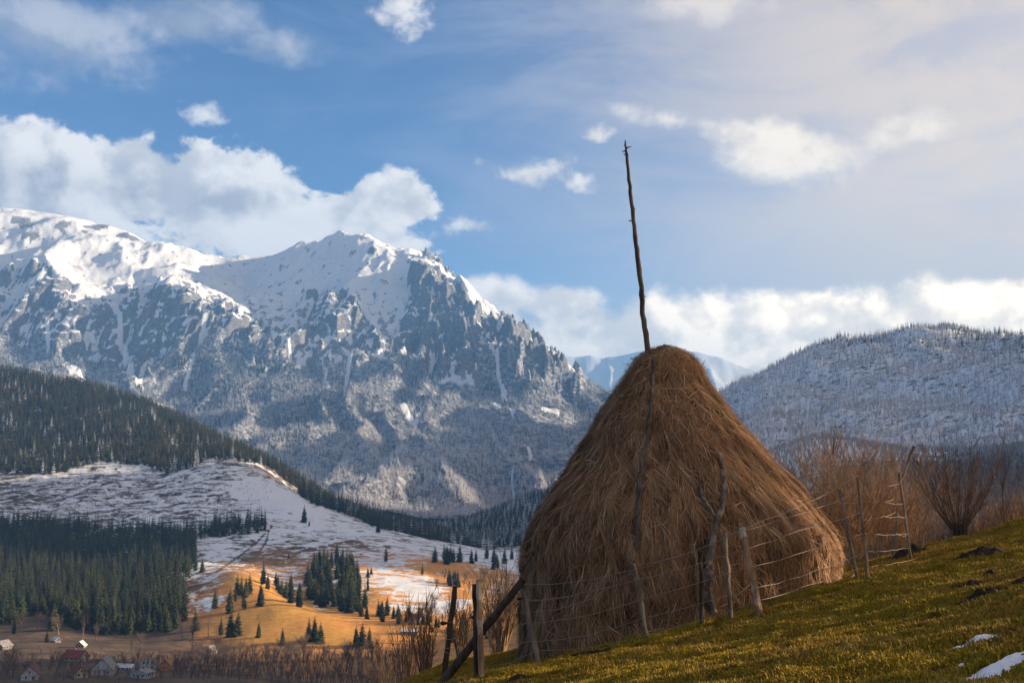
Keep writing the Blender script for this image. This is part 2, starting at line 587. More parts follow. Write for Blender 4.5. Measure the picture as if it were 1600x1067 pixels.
for (b, r, z) in OFF:
    val_xyz.append((math.sin(RAD(b)) * r, math.cos(RAD(b)) * r, z)); val_sg.append((.35 if r > 900 else .05, .2))
FAR = Surf(val_xyz, smooth=0.004)
VSG = np.array(val_sg)


def near_z(x, y):
    x = np.asarray(x, float); y = np.asarray(y, float)
    z = -1.02 + .225 * x - .094 * y
    crest = 19.2 + .38 * np.clip(x - 2, 0, 40)
    q = np.clip(y - crest, 0, None)
    z = z - .62 * (np.sqrt(q * q + 20 ** 2) - 20)
    ql = np.clip(-(x + .2), 0, None)
    z = z - .45 * (np.sqrt(ql * ql + 4 ** 2) - 4) - .1 * np.exp(-((x - .3) / 1.2) ** 2) * sstep(14, 18, y)
    qr = np.clip(x - .56 * np.clip(y, 0, None) - 5.0, 0, None)
    z = z + .03 * (np.sqrt(qr * qr + 36) - 6)
    return z


def ground_z(x, y):
    x = np.asarray(x, float); y = np.asarray(y, float)
    r = np.hypot(x, y)
    w = sstep(42, 105, r)
    zn = near_z(x, y) + .045 * fbm(x * 1.3, y * 1.3, 5, 3, .6) + .10 * fbm(x * .22, y * .22, 2, 9)
    zf = FAR(x, y) + r * (.0022 * fbm(x / 90, y / 90, 5, 21)) * sstep(150, 900, r)
    th = np.arctan2(x, y)
    hill = sstep(1450, 1900, r) * sstep(.14, .22, th) * (1 - sstep(.75, .9, th)) * (1 - sstep(3600, 4200, r))
    zf = zf + hill * (24 * (ridged(x / 330 + .3 * fbm(x / 300, y / 300, 2, 7), y / 700, 4, 83, .45) - 1.0) + 14 * fbm(x / 130, y / 130, 3, 85))
    return zn * (1 - w) + zf * w


def ground_at(x, y):
    return float(ground_z(np.array([x]), np.array([y]))[0])


def hit(u, v, lo, hi, n=1500):
    """First ground point along the ray through photograph pixel (u, v) between two distances."""
    d = pix_dir(u, v)
    Y = np.linspace(lo, hi, n)
    x, z = d.x / d.y * Y, d.z / d.y * Y
    g = ground_z(x, Y)
    i = np.argmax(z <= g)
    if z[i] > g[i]:
        i = int(np.argmin(z - g))
    return Vector((x[i], Y[i], g[i]))


def idw(x, y, vals, power=3.0):
    """Inverse-distance blend of the control-point ground covers."""
    sh = x.shape
    q = np.stack([np.arctan2(x.ravel(), y.ravel()) * 4, np.log(np.hypot(x, y).ravel()) * 2], 1)
    out = np.empty((len(q), vals.shape[1]))
    for i in range(0, len(q), 20000):
        qq = q[i:i + 20000]
        d = np.hypot(qq[:, None, 0] - FAR.c[None, :, 0], qq[:, None, 1] - FAR.c[None, :, 1])
        w = 1 / (d + .02) ** power
        out[i:i + 20000] = (w @ vals) / w.sum(1, keepdims=True)
    return out.reshape(sh + (vals.shape[1],))


# forest outlines on the ground, as seen in the photograph, with the distances between which they lie
FORESTS = {
    'lower': ([(-200, 812), (100, 818), (160, 828), (300, 828), (420, 812), (416, 832), (306, 842), (308, 890), (288, 910), (292, 965), (272, 990), (150, 992), (95, 975), (60, 958), (20, 975), (-200, 985)], 760, 1700),
    'ridge': ([(-300, 520), (0, 570), (130, 592), (220, 620), (300, 655), (420, 714), (500, 764), (560, 793), (640, 818), (705, 838), (735, 862), (700, 866), (655, 846), (590, 826), (530, 800), (480, 786), (430, 735), (405, 725), (330, 716), (270, 745), (225, 728), (150, 722), (90, 742), (-300, 730)], 1650, 2900),
    'notch': ([(690, 850), (760, 800), (860, 750), (1100, 680), (1100, 830), (1000, 835), (850, 848), (735, 862)], 1600, 3100),
}

# ------------------------------------------------------------------ ground materials
def ground_material():
    m = Mat('valley_ground', 0.95, 0.1)
    p = m.coord()
    snow, gold, wood = m.attr('snow'), m.attr('gold'), m.attr('wood')
    big = m.noise(p, 1 / 120.0, 4, .6)
    mid = m.noise(p, 1 / 22.0, 6, .62, (1, 1, 2.5), .6)
    fine = m.noise(p, 1 / 5.0, 5, .65, (1, 1, 2))
    streak = m.noise(p, 1 / 9.0, 4, .6, (.18, 1, .6), .3)
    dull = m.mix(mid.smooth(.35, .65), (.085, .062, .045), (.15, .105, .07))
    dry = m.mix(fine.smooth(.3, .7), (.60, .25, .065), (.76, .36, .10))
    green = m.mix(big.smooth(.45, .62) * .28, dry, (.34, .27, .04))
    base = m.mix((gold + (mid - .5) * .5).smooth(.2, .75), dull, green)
    floor = m.mix(fine.smooth(.4, .65), (.05, .045, .035), (.13, .11, .09))
    base = m.mix(wood, base, floor)
    cover = (snow * 1.25 - .14 - m.attr('track') * .22 + (mid - .5) * .9 + (streak - .5) * .35 + (fine - .5) * .55).smooth(.42, .58)
    col = m.mix(cover, base, (.80, .80, .82))
    m.color(col)
    m.bump(mid * 1.0 + fine * .4 + cover * .1, 1.2, .55)
    return m.m


def grass_ground_material():
    m = Mat('hillside_turf', 0.95, 0.1)
    p = m.coord()
    a = m.noise(p, .55, 5, .6)
    b = m.noise(p, 3.2, 6, .65, (1, 1, 1.5))
    c = m.noise(p, 14, 5, .7)
    g = m.mix(b.smooth(.35, .65), (.115, .066, .008), (.20, .122, .012))
    g = m.mix(a.smooth(.5, .7), g, (.20, .12, .02))
    col = m.mix((b * .6 + c * .4).smooth(.50, .36), g, (.045, .030, .016))
    m.color(col)
    m.bump(b * .7 + c * .4, .06, .9)
    return m.m


# ------------------------------------------------------------------ terrain meshes
def bearings():
    d = np.concatenate([np.linspace(-180, -34, 50, endpoint=False), np.linspace(-34, -27, 40, endpoint=False), np.linspace(-27, 1, 470, endpoint=False), np.linspace(1, 34, 230, endpoint=False), np.linspace(34, 180, 60)])
    return np.radians(d)


# cart tracks and the forestry road, as lines of trodden earth
TRACKS = [([(338, 893), (352, 884), (372, 870), (400, 848), (425, 822)], 1.3), ([(378, 891), (392, 876), (405, 862), (416, 846), (420, 830)], 1.5), ([(386, 888), (402, 868), (412, 852), (418, 842)], 1.3), ([(430, 884), (470, 862), (520, 850), (560, 842)], 1.2),
          ([(0, 742), (60, 738), (120, 733), (182, 731)], 1.5)]


def valley_mesh():
    th = bearings()
    r = np.geomspace(48, 4700, 430)
    R, T = np.meshgrid(r, th, indexing='ij')
    x, y = np.sin(T) * R, np.cos(T) * R
    z = ground_z(x, y) - .5 * (1 - sstep(48, 75, R))
    u, v = uv_of(x, np.maximum(y, .01), z)
    wood = np.zeros(x.shape)
    for k, (poly, lo, hi) in FORESTS.items():
        wood = np.maximum(wood, (in_poly(u, v, poly) & (y > lo) & (y < hi)).astype(float))
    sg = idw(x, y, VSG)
    trk = np.zeros(x.shape)
    for line, w in TRACKS:
        for (x1, y1), (x2, y2) in zip(line[:-1], line[1:]):
            t = np.clip(((u - x1) * (x2 - x1) + (v - y1) * (y2 - y1)) / ((x2 - x1) ** 2 + (y2 - y1) ** 2), 0, 1)
            trk = np.maximum(trk, sstep(w * 1.3, w * .4, np.hypot(u - x1 - t * (x2 - x1), (v - y1 - t * (y2 - y1)))) * (y > 950) * (y < 2100))
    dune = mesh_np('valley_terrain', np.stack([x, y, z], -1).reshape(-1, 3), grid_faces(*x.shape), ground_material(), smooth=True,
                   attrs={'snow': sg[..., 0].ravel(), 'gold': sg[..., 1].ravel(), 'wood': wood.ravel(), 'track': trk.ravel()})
    tag(dune, 'valley floor and lower hills under patchy snow and dry grass', 'terrain', kind='structure')


valley_mesh()


def hillside_mesh():
    th = np.radians(np.concatenate([np.linspace(-180, -40, 40, endpoint=False), np.linspace(-40, 60, 520, endpoint=False), np.linspace(60, 180, 40)]))
    r = np.concatenate([np.linspace(.4, 5, 14, endpoint=False), np.linspace(5, 30, 300, endpoint=False), np.geomspace(30, 75, 50)])
    R, T = np.meshgrid(r, th, indexing='ij')
    x, y = np.sin(T) * R, np.cos(T) * R
    z = ground_z(x, y) - .8 * sstep(60, 75, R)
    o = mesh_np('grass_hillside', np.stack([x, y, z], -1).reshape(-1, 3), grid_faces(*x.shape), grass_ground_material(), smooth=True)
    tag(o, 'mossy yellow green pasture slope rising beside the haystack', 'hillside', kind='structure')


hillside_mesh()

# ------------------------------------------------------------------ the rocky mountain
# (pixel u, pixel v, distance, rock, forest)
MTN = [
    # skyline
    (-350, 320, 8200), (-150, 325, 8100), (0, 332, 8000), (60, 340, 7950), (110, 346, 7900), (160, 358, 7900), (210, 377, 7850), (260, 388, 7800), (310, 402, 7750), (345, 414, 7700), (400, 408, 7600), (450, 401, 7450), (500, 386, 7250), (560, 377, 7100), (595, 392, 7000),
    (640, 405, 6850), (662, 407, 6700), (695, 428, 6550), (722, 455, 6400), (740, 484, 6250), (775, 508, 6100), (805, 523, 5950), (835, 543, 5800), (865, 570, 5650), (895, 594, 5500), (950, 622, 5300), (1010, 655, 5100), (1100, 700, 4900),
    # behind the skyline
    (-350, 380, 9800), (0, 390, 9800), (200, 430, 9600), (345, 460, 9300), (560, 450, 8700), (700, 500, 7800), (800, 580, 7200), (900, 640, 6600), (1010, 690, 6000), (1100, 720, 5700),
    # snow bowls
    (-200, 395, 7350), (0, 398, 7300), (100, 400, 7250), (180, 405, 7300), (260, 425, 7150), (330, 440, 7200), (380, 455, 7050), (440, 450, 6950), (420, 500, 6500), (500, 430, 6900), (560, 430, 6750), (620, 450, 6600), (600, 490, 6300), (650, 470, 6400),
    # cliff heads
    (-200, 425, 6700), (0, 428, 6650), (55, 418, 6600), (85, 432, 6550), (125, 452, 6450), (165, 470, 6400), (183, 478, 6550), (205, 465, 6400), (240, 452, 6350), (290, 448, 6300), (305, 475, 6350), (345, 478, 6200), (390, 515, 6050), (430, 530, 6000),
    (500, 475, 6350), (535, 470, 6300), (565, 500, 6100), (480, 500, 6250), (640, 520, 6100), (700, 490, 6200), (720, 520, 6000), (780, 540, 5800),
    # cliff feet
    (-200, 520, 6150), (0, 505, 6150), (60, 530, 6050), (130, 560, 5950), (185, 560, 6050), (210, 585, 5750), (250, 545, 5950), (300, 530, 5950), (340, 525, 5950), (400, 550, 5800), (470, 545, 5850), (540, 560, 5700), (600, 545, 5850), (660, 570, 5650), (730, 580, 5500), (790, 580, 5450), (850, 590, 5400),
    # forested lower slopes with spurs
    (-200, 640, 4900), (0, 620, 5100), (100, 610, 5150), (170, 600, 5300), (250, 625, 5050), (330, 590, 5250), (400, 640, 4850), (300, 660, 4750), (450, 565, 5550), (520, 600, 5250), (600, 630, 5000), (560, 680, 4550), (480, 690, 4500), (640, 660, 4800), (690, 690, 4600), (620, 600, 5300),
    (600, 745, 4000), (700, 770, 3850), (690, 800, 3600), (720, 745, 4150), (760, 690, 4650), (800, 640, 5000), (820, 690, 4650), (860, 650, 4950), (880, 690, 4700), (780, 735, 4300), (860, 725, 4500), (930, 700, 4700), (1000, 700, 4750), (1100, 725, 4600),
    (400, 760, 4000), (200, 740, 4100), (0, 720, 4200), (-200, 730, 4200), (560, 800, 3500), (400, 830, 3500), (800, 770, 3900), (950, 770, 4000), (1100, 770, 4000), (0, 800, 3500), (200, 800, 3500), (-250, 800, 3500),
]
MS = Surf([tuple(P(*p)) for p in MTN], smooth=0.0015)
CLIFF = [(-250, 415), (0, 418), (55, 408), (85, 424), (125, 446), (165, 462), (185, 470), (205, 458), (240, 446), (290, 442), (310, 465), (350, 470), (395, 505), (440, 520), (470, 500), (490, 460), (530, 455), (570, 480), (600, 530), (640, 470), (640, 410), (664, 402), (695, 420), (725, 450), (745, 480), (780, 500), (840, 540), (895, 588), (920, 606),
         (860, 596), (800, 590), (730, 585), (660, 580), (600, 556), (540, 572), (470, 560), (400, 560), (340, 535), (300, 540), (250, 560), (210, 600), (150, 575), (60, 545), (0, 515), (-250, 530)]
WOODS = [(-300, 530), (0, 500), (60, 530), (130, 555), (170, 575), (205, 598), (235, 560), (300, 530), (345, 520), (400, 546), (470, 548), (520, 552), (560, 545), (620, 560), (690, 590), (740, 590), (790, 560), (850, 575), (900, 595), (960, 615), (1150, 690), (1150, 900), (-300, 900)]


CHUTES = [([(178, 465), (183, 500), (190, 530), (200, 565), (212, 595), (226, 612)], 5), ([(250, 620), (262, 630), (272, 642)], 6), ([(323, 492), (312, 525), (300, 555), (290, 582)], 3.2), ([(556, 535), (549, 560), (541, 585)], 3.5),
          ([(70, 500), (74, 530), (76, 545)], 3), ([(105, 575), (120, 590), (135, 600)], 7), ([(625, 645), (645, 662)], 5), ([(765, 618), (772, 632)], 4), ([(772, 635), (790, 650), (800, 660)], 3.5), ([(850, 640), (872, 640)], 3.5),
          ([(820, 690), (828, 705)], 3), ([(800, 740), (805, 770)], 2.5), ([(655, 655), (650, 668)], 3), ([(770, 565), (790, 600)], 3), ([(440, 530), (470, 560)], 3), ([(505, 560), (515, 590)], 2.5)]


def chute_mask(u, v):
    out = np.zeros(u.shape)
    for pts, w in CHUTES:
        for (x1, y1), (x2, y2) in zip(pts[:-1], pts[1:]):
            t = np.clip(((u - x1) * (x2 - x1) + (v - y1) * (y2 - y1)) / ((x2 - x1) ** 2 + (y2 - y1) ** 2), 0, 1)
            out = np.maximum(out, sstep(w * 1.15, w * .6, np.hypot(u - x1 - t * (x2 - x1), (v - y1 - t * (y2 - y1)) * .8)))
    return out


def mountain_mesh():
    th = np.radians(np.linspace(-34, 14, 860))
    r = np.concatenate([np.linspace(3500, 5200, 110, endpoint=False), np.linspace(5200, 7400, 250, endpoint=False), np.linspace(7400, 10200, 75)])
    R, T = np.meshgrid(r, th, indexing='ij')
    # wander the lookup a little so that straight control lines become ragged
    x, y = np.sin(T) * R, np.cos(T) * R
    wx = 38 * fbm(x / 330, y / 330, 4, 51); wy = 60 * fbm(x / 330, y / 330, 4, 77)
    z0 = MS(x + wx, y + wy)
    u0, v0 = uv_of(x, y, z0)
    rock = np.zeros(x.shape)
    soft = 14 * fbm(x / 140, y / 140, 4, 5)
    rock = in_poly(u0 + soft, v0 + soft, CLIFF).astype(float)

    def blur(a, n):
        for _ in range(n):
            a = a.copy()
            a[1:-1] = (a[:-2] + a[1:-1] * 2 + a[2:]) / 4
            a[:, 1:-1] = (a[:, :-2] + a[:, 1:-1] * 2 + a[:, 2:]) / 4
        return a
    rockb = blur(rock, 5)
    # gullies run down the fall line, which is roughly towards the valley
    gx, gy = x / 190 + .35 * fbm(x / 260, y / 260, 3, 8), y / 620
    gul = ridged(gx, gy, 6, 31, .52)
    crag = ridged(x / 120, y / 200, 6, 44, .58)
    soft_rel = ridged(x / 520, y / 900, 5, 61, .45)
    inner = sstep(3500, 3900, R) * (1 - sstep(8200, 9000, R))
    spur = ridged(x / 430 + .4 * fbm(x / 500, y / 500, 2, 3), y / 1500, 4, 12, .42)
    forest0 = in_poly(u0 + soft * .6, v0 + soft * .6, WOODS).astype(float)
    forb = blur(forest0, 5)
    z = z0 + inner * (rockb * (92 * (np.minimum(gul, 1.30) - .95) + 20 * (np.minimum(crag, 1.25) - .9)) + rockb * sstep(600, 680, u0) * (42 * (crag - .9) + 40 * (gul - .95)) + (1 - rockb) * (1 - forb) * 56 * (soft_rel - .9)
                      + forb * (80 * (spur - 1.0) + 22 * (gul - .95)))
    # strata: steps in the cliffs
    st = z / 46 + .8 * fbm(x / 300, y / 300, 3, 19)
    z = z + rockb * 7 * (np.sin(2 * math.pi * st) * .5)
    z = np.clip(z, -150, 2190)
    verts = np.stack([x, y, z], -1)
    dr = np.gradient(verts, axis=0); dt = np.gradient(verts, axis=1)
    nrm = np.cross(dt, dr); nrm /= np.linalg.norm(nrm, axis=-1, keepdims=True) + 1e-9
    nz = np.abs(nrm[..., 2])
    fine = fbm(x / 45, y / 70, 5, 90)
    bare = rockb * ((.66 - nz + .26 * fine + .06) * 3.6 + .75 * (gul - 1.02))
    # exposed bands on the summit plateau and crags near the skyline
    band = np.exp(-((v0 - 356 - .10 * (u0 - 100)) / 9.0) ** 2) * (u0 < 280) + .8 * np.exp(-((v0 - 375) / 10.) ** 2) * (u0 < 70) + np.exp(-((u0 - 578) / 20.) ** 2 - ((v0 - 396) / 7.) ** 2)
    bare = np.maximum(bare, band * sstep(-.05, .45, fbm(x / 160, y / 260, 4, 23)) * 1.1)
    scatter = (1 - forb) * sstep(.25, .75, fine + .6 * (v0 > 430) * sstep(440, 520, v0)) * .55
    rock_a = np.clip(np.maximum(bare, scatter), 0, 1)
    chute = chute_mask(u0 + .25 * soft, v0)
    rock_a = rock_a * (1 - chute); forb = forb * (1 - chute); forest0 = forest0 * (chute < .3)
    o = mesh_np('snowy_mountain', verts.reshape(-1, 3), grid_faces(*x.shape), mountain_material(), smooth=True,
                attrs={'rock': rock_a.ravel(), 'forest': forb.ravel()})
    tag(o, 'snow covered mountain range with grey cliffs and forested foot', 'mountain', kind='structure')
    return x, y, z, forest0, nz, u0, v0, gul, nrm


def mountain_material():
    m = Mat('mountain_rock_and_snow', 0.95, 0.15)
    p = m.coord()
    rock, forest = m.attr('rock'), m.attr('forest')
    n1 = m.noise(p, 1 / 26.0, 6, .7, (1, 1, 2.2))
    n2 = m.noise(p, 1 / 110.0, 5, .6)
    stone = m.mix(n1.smooth(.3, .7), (.075, .08, .095), (.24, .24, .255))
    stone = m.mix(n2.smooth(.55, .75) * .35, stone, (.32, .29, .26))
    bare = (rock + (n1 - .5) * 1.3).smooth(.34, .58)
    col = m.mix(bare, (.69, .71, .75), stone)
    under = m.mix(n1.smooth(.42, .66), (.10, .105, .12), (.46, .48, .53))
    col = m.mix((forest + (n2 - .5) * .3).smooth(.4, .6), col, under)
    m.color(col)
    m.bump(n1, 14.0, .55)
    return m.m


MTN_DATA = mountain_mesh()


def far_range():
    prof = [(820, 560), (870, 552), (900, 556), (925, 553), (945, 560), (970, 555), (1000, 548), (1030, 545), (1060, 552), (1090, 551), (1110, 556), (1135, 562), (1160, 575), (1200, 590), (1300, 600), (1500, 600)]
    us = np.array([p[0] for p in prof]); vs = np.array([p[1] for p in prof])
    th = np.radians(np.linspace(-2, 26, 300))
    r = np.linspace(12500, 17500, 120)
    R, T = np.meshgrid(r, th, indexing='ij')
    x, y = np.sin(T) * R, np.cos(T) * R
    u = CU + FOC * np.tan(T) / math.cos(PITCH)
    ridge = (HORIZON - np.interp(u, us, vs)) / FOC * 15500
    t = (R - 12500) / 3000
    prof_r = np.where(t < 1, t ** 1.15, np.clip(1 - (t - 1) * 1.2, 0, 1))
    z = ridge * prof_r + 110 * (ridged(x / 900, y / 2400, 6, 71, .45) - 1.0) * np.clip(prof_r * 1.3, .1, 1) * (1 - .75 * np.exp(-((t - 1) / .12) ** 2))
    verts = np.stack([x, y, z], -1)
    dr = np.gradient(verts, axis=0); dt = np.gradient(verts, axis=1)
    nrm = np.cross(dt, dr); nrm /= np.linalg.norm(nrm, axis=-1, keepdims=True)
    rock = np.clip((.72 - np.abs(nrm[..., 2]) + .2 * fbm(x / 200, y / 300, 4, 3)) * 2.5, 0, .8)
    o = mesh_np('distant_range', verts.reshape(-1, 3), grid_faces(*x.shape), bpy.data.materials['mountain_rock_and_snow'], smooth=True,
                attrs={'rock': rock.ravel(), 'forest': np.zeros(rock.size)})
    tag(o, 'pale snowy range far behind the haystack', 'mountain', kind='structure')


far_range()


def shade_range():
    """The mountains that go on beyond the picture edge and shade the foot of the rocky range."""
    a = np.linspace(.50, 1.05, 90)
    y1 = np.linspace(3900, 7200, 130)
    Y, A = np.meshgrid(y1, a, indexing='ij')
    x = A * Y
    crest = 1480 * sstep(4050, 4600, Y) * (1 - sstep(6300, 7200, Y)) + 300 * (ridged(x / 900, Y / 900, 5, 27) - 1.0)  # added crest, high enough to keep the sun off the lower forest
    z = crest * np.exp(-((A - .74) / .095) ** 2) - 60
    z = np.maximum(z, -150)
    rock = np.clip(.4 + fbm(x / 200, Y / 200, 4, 12), 0, 1)
    o = mesh_np('shade_range', np.stack([x, Y, z], -1).reshape(-1, 3), grid_faces(*x.shape), bpy.data.materials['mountain_rock_and_snow'], smooth=True,
                attrs={'rock': rock.ravel(), 'forest': sstep(700, 400, z).ravel()})
    tag(o, 'unseen snowy range added to shade the mountain foot', 'mountain', kind='structure')


shade_range()

# ------------------------------------------------------------------ tree materials
def needle_material(name, dark, light, frost, frost_col=(.60, .63, .69)):
    m = Mat(name, 0.9, 0.15)
    r = m.rand()
    base = m.mix(r, dark, light)
    if frost > 0:
        p = m.obj_coord()
        n = m.noise(p, 1.1, 3, .6)
        f = ((m.normal_z() * .5 + .5) * .8 + n * .8 + (r - .5) * .7 + frost - 1.0).smooth(.25, .85)
        base = m.mix(f, base, frost_col)
    m.color(base)
    return m.m


M_NEEDLE = needle_material('spruce_needles', (.014, .024, .016), (.060, .066, .026), 0)
M_NEEDLE_BROWN = needle_material('larch_needles', (.045, .040, .022), (.10, .075, .035), 0)
M_FROST1 = needle_material('frosted_needles', (.085, .09, .10), (.17, .17, .175), .66)
M_FROST2 = needle_material('white_frosted_needles', (.30, .285, .28), (.44, .415, .40), .95, (.76, .73, .73))
m_ = Mat('tree_bark', .95, .1); m_.color(m_.mix(m_.noise(m_.obj_coord(), 3.0, 4), (.05, .038, .028), (.12, .09, .065)))
M_BARK = m_.m
m_ = Mat('bare_twigs', .95, .1); m_.color(m_.mix(m_.rand(), (.10, .07, .062), (.19, .135, .11)))
M_TWIG = m_.m
m_ = Mat('frosted_twigs', .95, .1); m_.color(m_.mix(m_.rand(), (.30, .285, .285), (.48, .46, .45)))
M_TWIG_FROST = m_.m


def conifer_crown(h, seed, whorls, arms, width=.21, fine=True):
    """Whorls of drooping branch sprays; each spray is a folded kite so gaps stay open."""
    rd = random.Random(seed)
    v, f = [], []
    z0 = h * rd.uniform(.06, .12)
    lean = rd.uniform(-.02, .02)
    for w in range(whorls):
        t = w / (whorls - 1)
        z = z0 + (h * .985 - z0) * (t ** .92)
        prof = (1 - t) ** .74 * (.70 + .30 * min(1, t * 6 + .35))
        R = h * width * prof + h * .006
        off = rd.uniform(0, 6.28)
        n = max(4, int(round(arms * (.55 + .45 * (1 - t)))))
        for k in range(n):
            a = off + 2 * math.pi * k / n + rd.uniform(-.25, .25)
            L = R * rd.uniform(.62, 1.18)
            dz = -L * rd.uniform(.28, .62) * (1 - .5 * t)
            wd = max(L * rd.uniform(.26, .42), h * .008)
            thick = h * .022 * (1 - .6 * t)
            c, s = math.cos(a), math.sin(a)
            cx = lean * z
            b = len(v)
            mid = .55
            v += [(cx, 0, z + thick),
                  (cx + c * L * mid - s * wd, s * L * mid + c * wd, z + dz * mid - thick),
                  (cx + c * L, s * L, z + dz),
                  (cx + c * L * mid + s * wd, s * L * mid - c * wd, z + dz * mid - thick),
                  (cx + c * L * mid, s * L * mid, z + dz * mid + thick * 1.1)]
            f += [(b, b + 1, b + 4), (b + 1, b + 2, b + 4), (b + 4, b + 2, b + 3), (b, b + 4, b + 3)]
    b = len(v)
    tip = h * .02
    v += [(lean * h - tip * .5, -tip * .5, h * .93), (lean * h + tip * .5, -tip * .5, h * .93), (lean * h, tip * .6, h * .93), (lean * h, 0, h * 1.02)]
    f += [(b, b + 1, b + 3), (b + 1, b + 2, b + 3), (b + 2, b, b + 3)]
    return v, f


def conifer_trunk(h, sides=5):
    mb = MB()
    mb.tube([(0, 0, -h * .04), (0, 0, h * .3), (0, 0, h * .93)], [h * .016, h * .012, h * .003], sides)
    return mb


def proto(name, parts):
    """One unlinked mesh object with several materials, used only as the shape a wood repeats."""
    me = bpy.data.meshes.new(name)
    vs, fs, mi = [], [], []
    for k, (v, f, mat) in enumerate(parts):
        n = len(vs)
        vs += [tuple(q) for q in v]
        fs += [tuple(i + n for i in g) for g in f]
        mi += [k] * len(f)
        me.materials.append(mat)
    me.from_pydata(vs, [], fs)
    me.polygons.foreach_set('material_index', mi)
    me.update()
    return bpy.data.objects.new(name, me)


def scatter(name, pts, scale, var, protos, squash=None):
    """A wood too far away to count: one object that repeats a few tree shapes on its points."""
    pts = np.asarray(pts, np.float32)
    me = bpy.data.meshes.new(name)
    me.vertices.add(len(pts))
    me.vertices.foreach_set('co', pts.ravel())
    for nm, arr, ty in (('tree_scale', scale, 'FLOAT'), ('tree_turn', RNG.uniform(0, 6.28, len(pts)), 'FLOAT'), ('tree_kind', var, 'INT')):
        at = me.attributes.new(nm, ty, 'POINT')
        at.data.foreach_set('value', np.asarray(arr, np.int32 if ty == 'INT' else np.float32))
    o = bpy.data.objects.new(name, me)
    COL.objects.link(o)
    g = bpy.data.node_groups.new(name + '_nodes', 'GeometryNodeTree')
    g.interface.new_socket('Geometry', in_out='INPUT', socket_type='NodeSocketGeometry')
    g.interface.new_socket('Geometry', in_out='OUTPUT', socket_type='NodeSocketGeometry')
    N, L = g.nodes.new, g.links.new
    gi, go, join = N('NodeGroupInput'), N('NodeGroupOutput'), N('GeometryNodeJoinGeometry')

    def named(nm, ty):
        n = N('GeometryNodeInputNamedAttribute'); n.data_type = ty
        n.inputs['Name'].default_value = nm
        return n.outputs['Attribute']
    turn = N('ShaderNodeCombineXYZ'); L(named('tree_turn', 'FLOAT'), turn.inputs['Z'])
    sc = named('tree_scale', 'FLOAT'); kd = named('tree_kind', 'INT')
    for k, pr in enumerate(protos):
        oi = N('GeometryNodeObjectInfo'); oi.inputs['Object'].default_value = pr
        oi.inputs['As Instance'].default_value = True
        cmp_ = N('FunctionNodeCompare'); cmp_.data_type = 'INT'; cmp_.operation = 'EQUAL'
        L(kd, cmp_.inputs[2]); cmp_.inputs[3].default_value = k
        ip = N('GeometryNodeInstanceOnPoints')
        L(gi.outputs[0], ip.inputs['Points']); L(cmp_.outputs[0], ip.inputs['Selection']); L(oi.outputs['Geometry'], ip.inputs['Instance'])
        L(turn.outputs[0], ip.inputs['Rotation']); L(sc, ip.inputs['Scale'])
        L(ip.outputs[0], join.inputs[0])
    L(join.outputs[0], go.inputs[0])
    md = o.modifiers.new('wood', 'NODES')
    md.node_group = g
    return o


def spruce_proto(name, seed, mat, whorls=9, arms=6, width=.2):
    v, f = conifer_crown(1.0, seed, whorls, arms, width)
    t = conifer_trunk(1.0, 3)
    return proto(name, [(v, f, mat), (np.concatenate(t.v), t.f, M_BARK)])


def bare_tree(h, seed, depth=4, sides=3, spread=.55, splits=4, slim=1.0, upright=.5):
    """Recursive leafless tree; returns (limb builder, twig builder)."""
    rd = random.Random(seed)
    limbs, twigs = MB(), MB()

    def grow(p, d, L, r, lev):
        pts = [p]
        dd = d.copy()
        seg = 4 if lev < 2 else 3
        for i in range(seg):
            dd = (dd + Vector((rd.uniform(-.16, .16), rd.uniform(-.16, .16), rd.uniform(-.05, .16) * upright * 2))).normalized()
            pts.append(pts[-1] + dd * (L / seg))
        rr = [r * (1 - .62 * i / seg) for i in range(seg + 1)]
        (limbs if lev < 2 else twigs).tube(pts, rr, sides if lev < 2 else 3, cap=False)
        if lev >= depth:
            return
        n = splits + (lev == 0) * 2
        for k in range(n):
            t = rd.uniform(.35, 1.0) if k else 1.0
            i = min(seg - 1, int(t * seg)); q = pts[i].lerp(pts[i + 1], t * seg - i)
            a = rd.uniform(0, 6.28)
            side = Vector((math.cos(a), math.sin(a), rd.uniform(.1, .7)))
            nd = (dd * (1 - spread) + side.normalized() * spread + Vector((0, 0, upright * .3))).normalized()
            grow(q, nd, L * rd.uniform(.55, .8), max(rr[i] * .62, h * .0011 * slim), lev + 1)
    grow(Vector((0, 0, -h * .02)), Vector((0, 0, 1)), h * .36, h * .018 * slim, 0)
    return limbs, twigs


def bare_proto(name, seed, mat, h=1.0, **kw):
    a, b = bare_tree(h, seed, **kw)
    return proto(name, [(np.concatenate(a.v), a.f, mat), (np.concatenate(b.v), b.f, mat)])


# ------------------------------------------------------------------ woods
P_DARK = [spruce_proto('spruce_shape', s, M_NEEDLE, 10, 7, w) for s, w in ((1, .21), (2, .25), (3, .18))]
P_BROWN = [spruce_proto('larch_shape', s, M_NEEDLE_BROWN, 8, 6, .19) for s in (4,)]
P_F1 = [spruce_proto('frosted_spruce_shape', s, M_FROST1, 7, 6, w) for s, w in ((5, .19), (6, .23))]
P_F2 = [spruce_proto('white_spruce_shape', s, M_FROST2, 7, 6, w) for s, w in ((7, .22), (8, .26))]
P_BARE = [bare_proto('bare_shape', s, M_TWIG, depth=3, splits=4, slim=2.2) for s in (11, 12)]
P_BAREF = [bare_proto('white_bare_shape', s, M_TWIG_FROST, depth=3, splits=4, slim=3.0) for s in (13, 14)]
PROTOS = P_DARK + P_BROWN + P_F1 + P_F2 + P_BARE + P_BAREF
K_DARK, K_BROWN, K_F1, K_F2, K_BARE, K_BAREF = (0, 1, 2), (3,), (4, 5), (6, 7), (8, 9), (10, 11)


def pick(kinds, n):
    return np.array(kinds)[RNG.integers(0, len(kinds), n)]


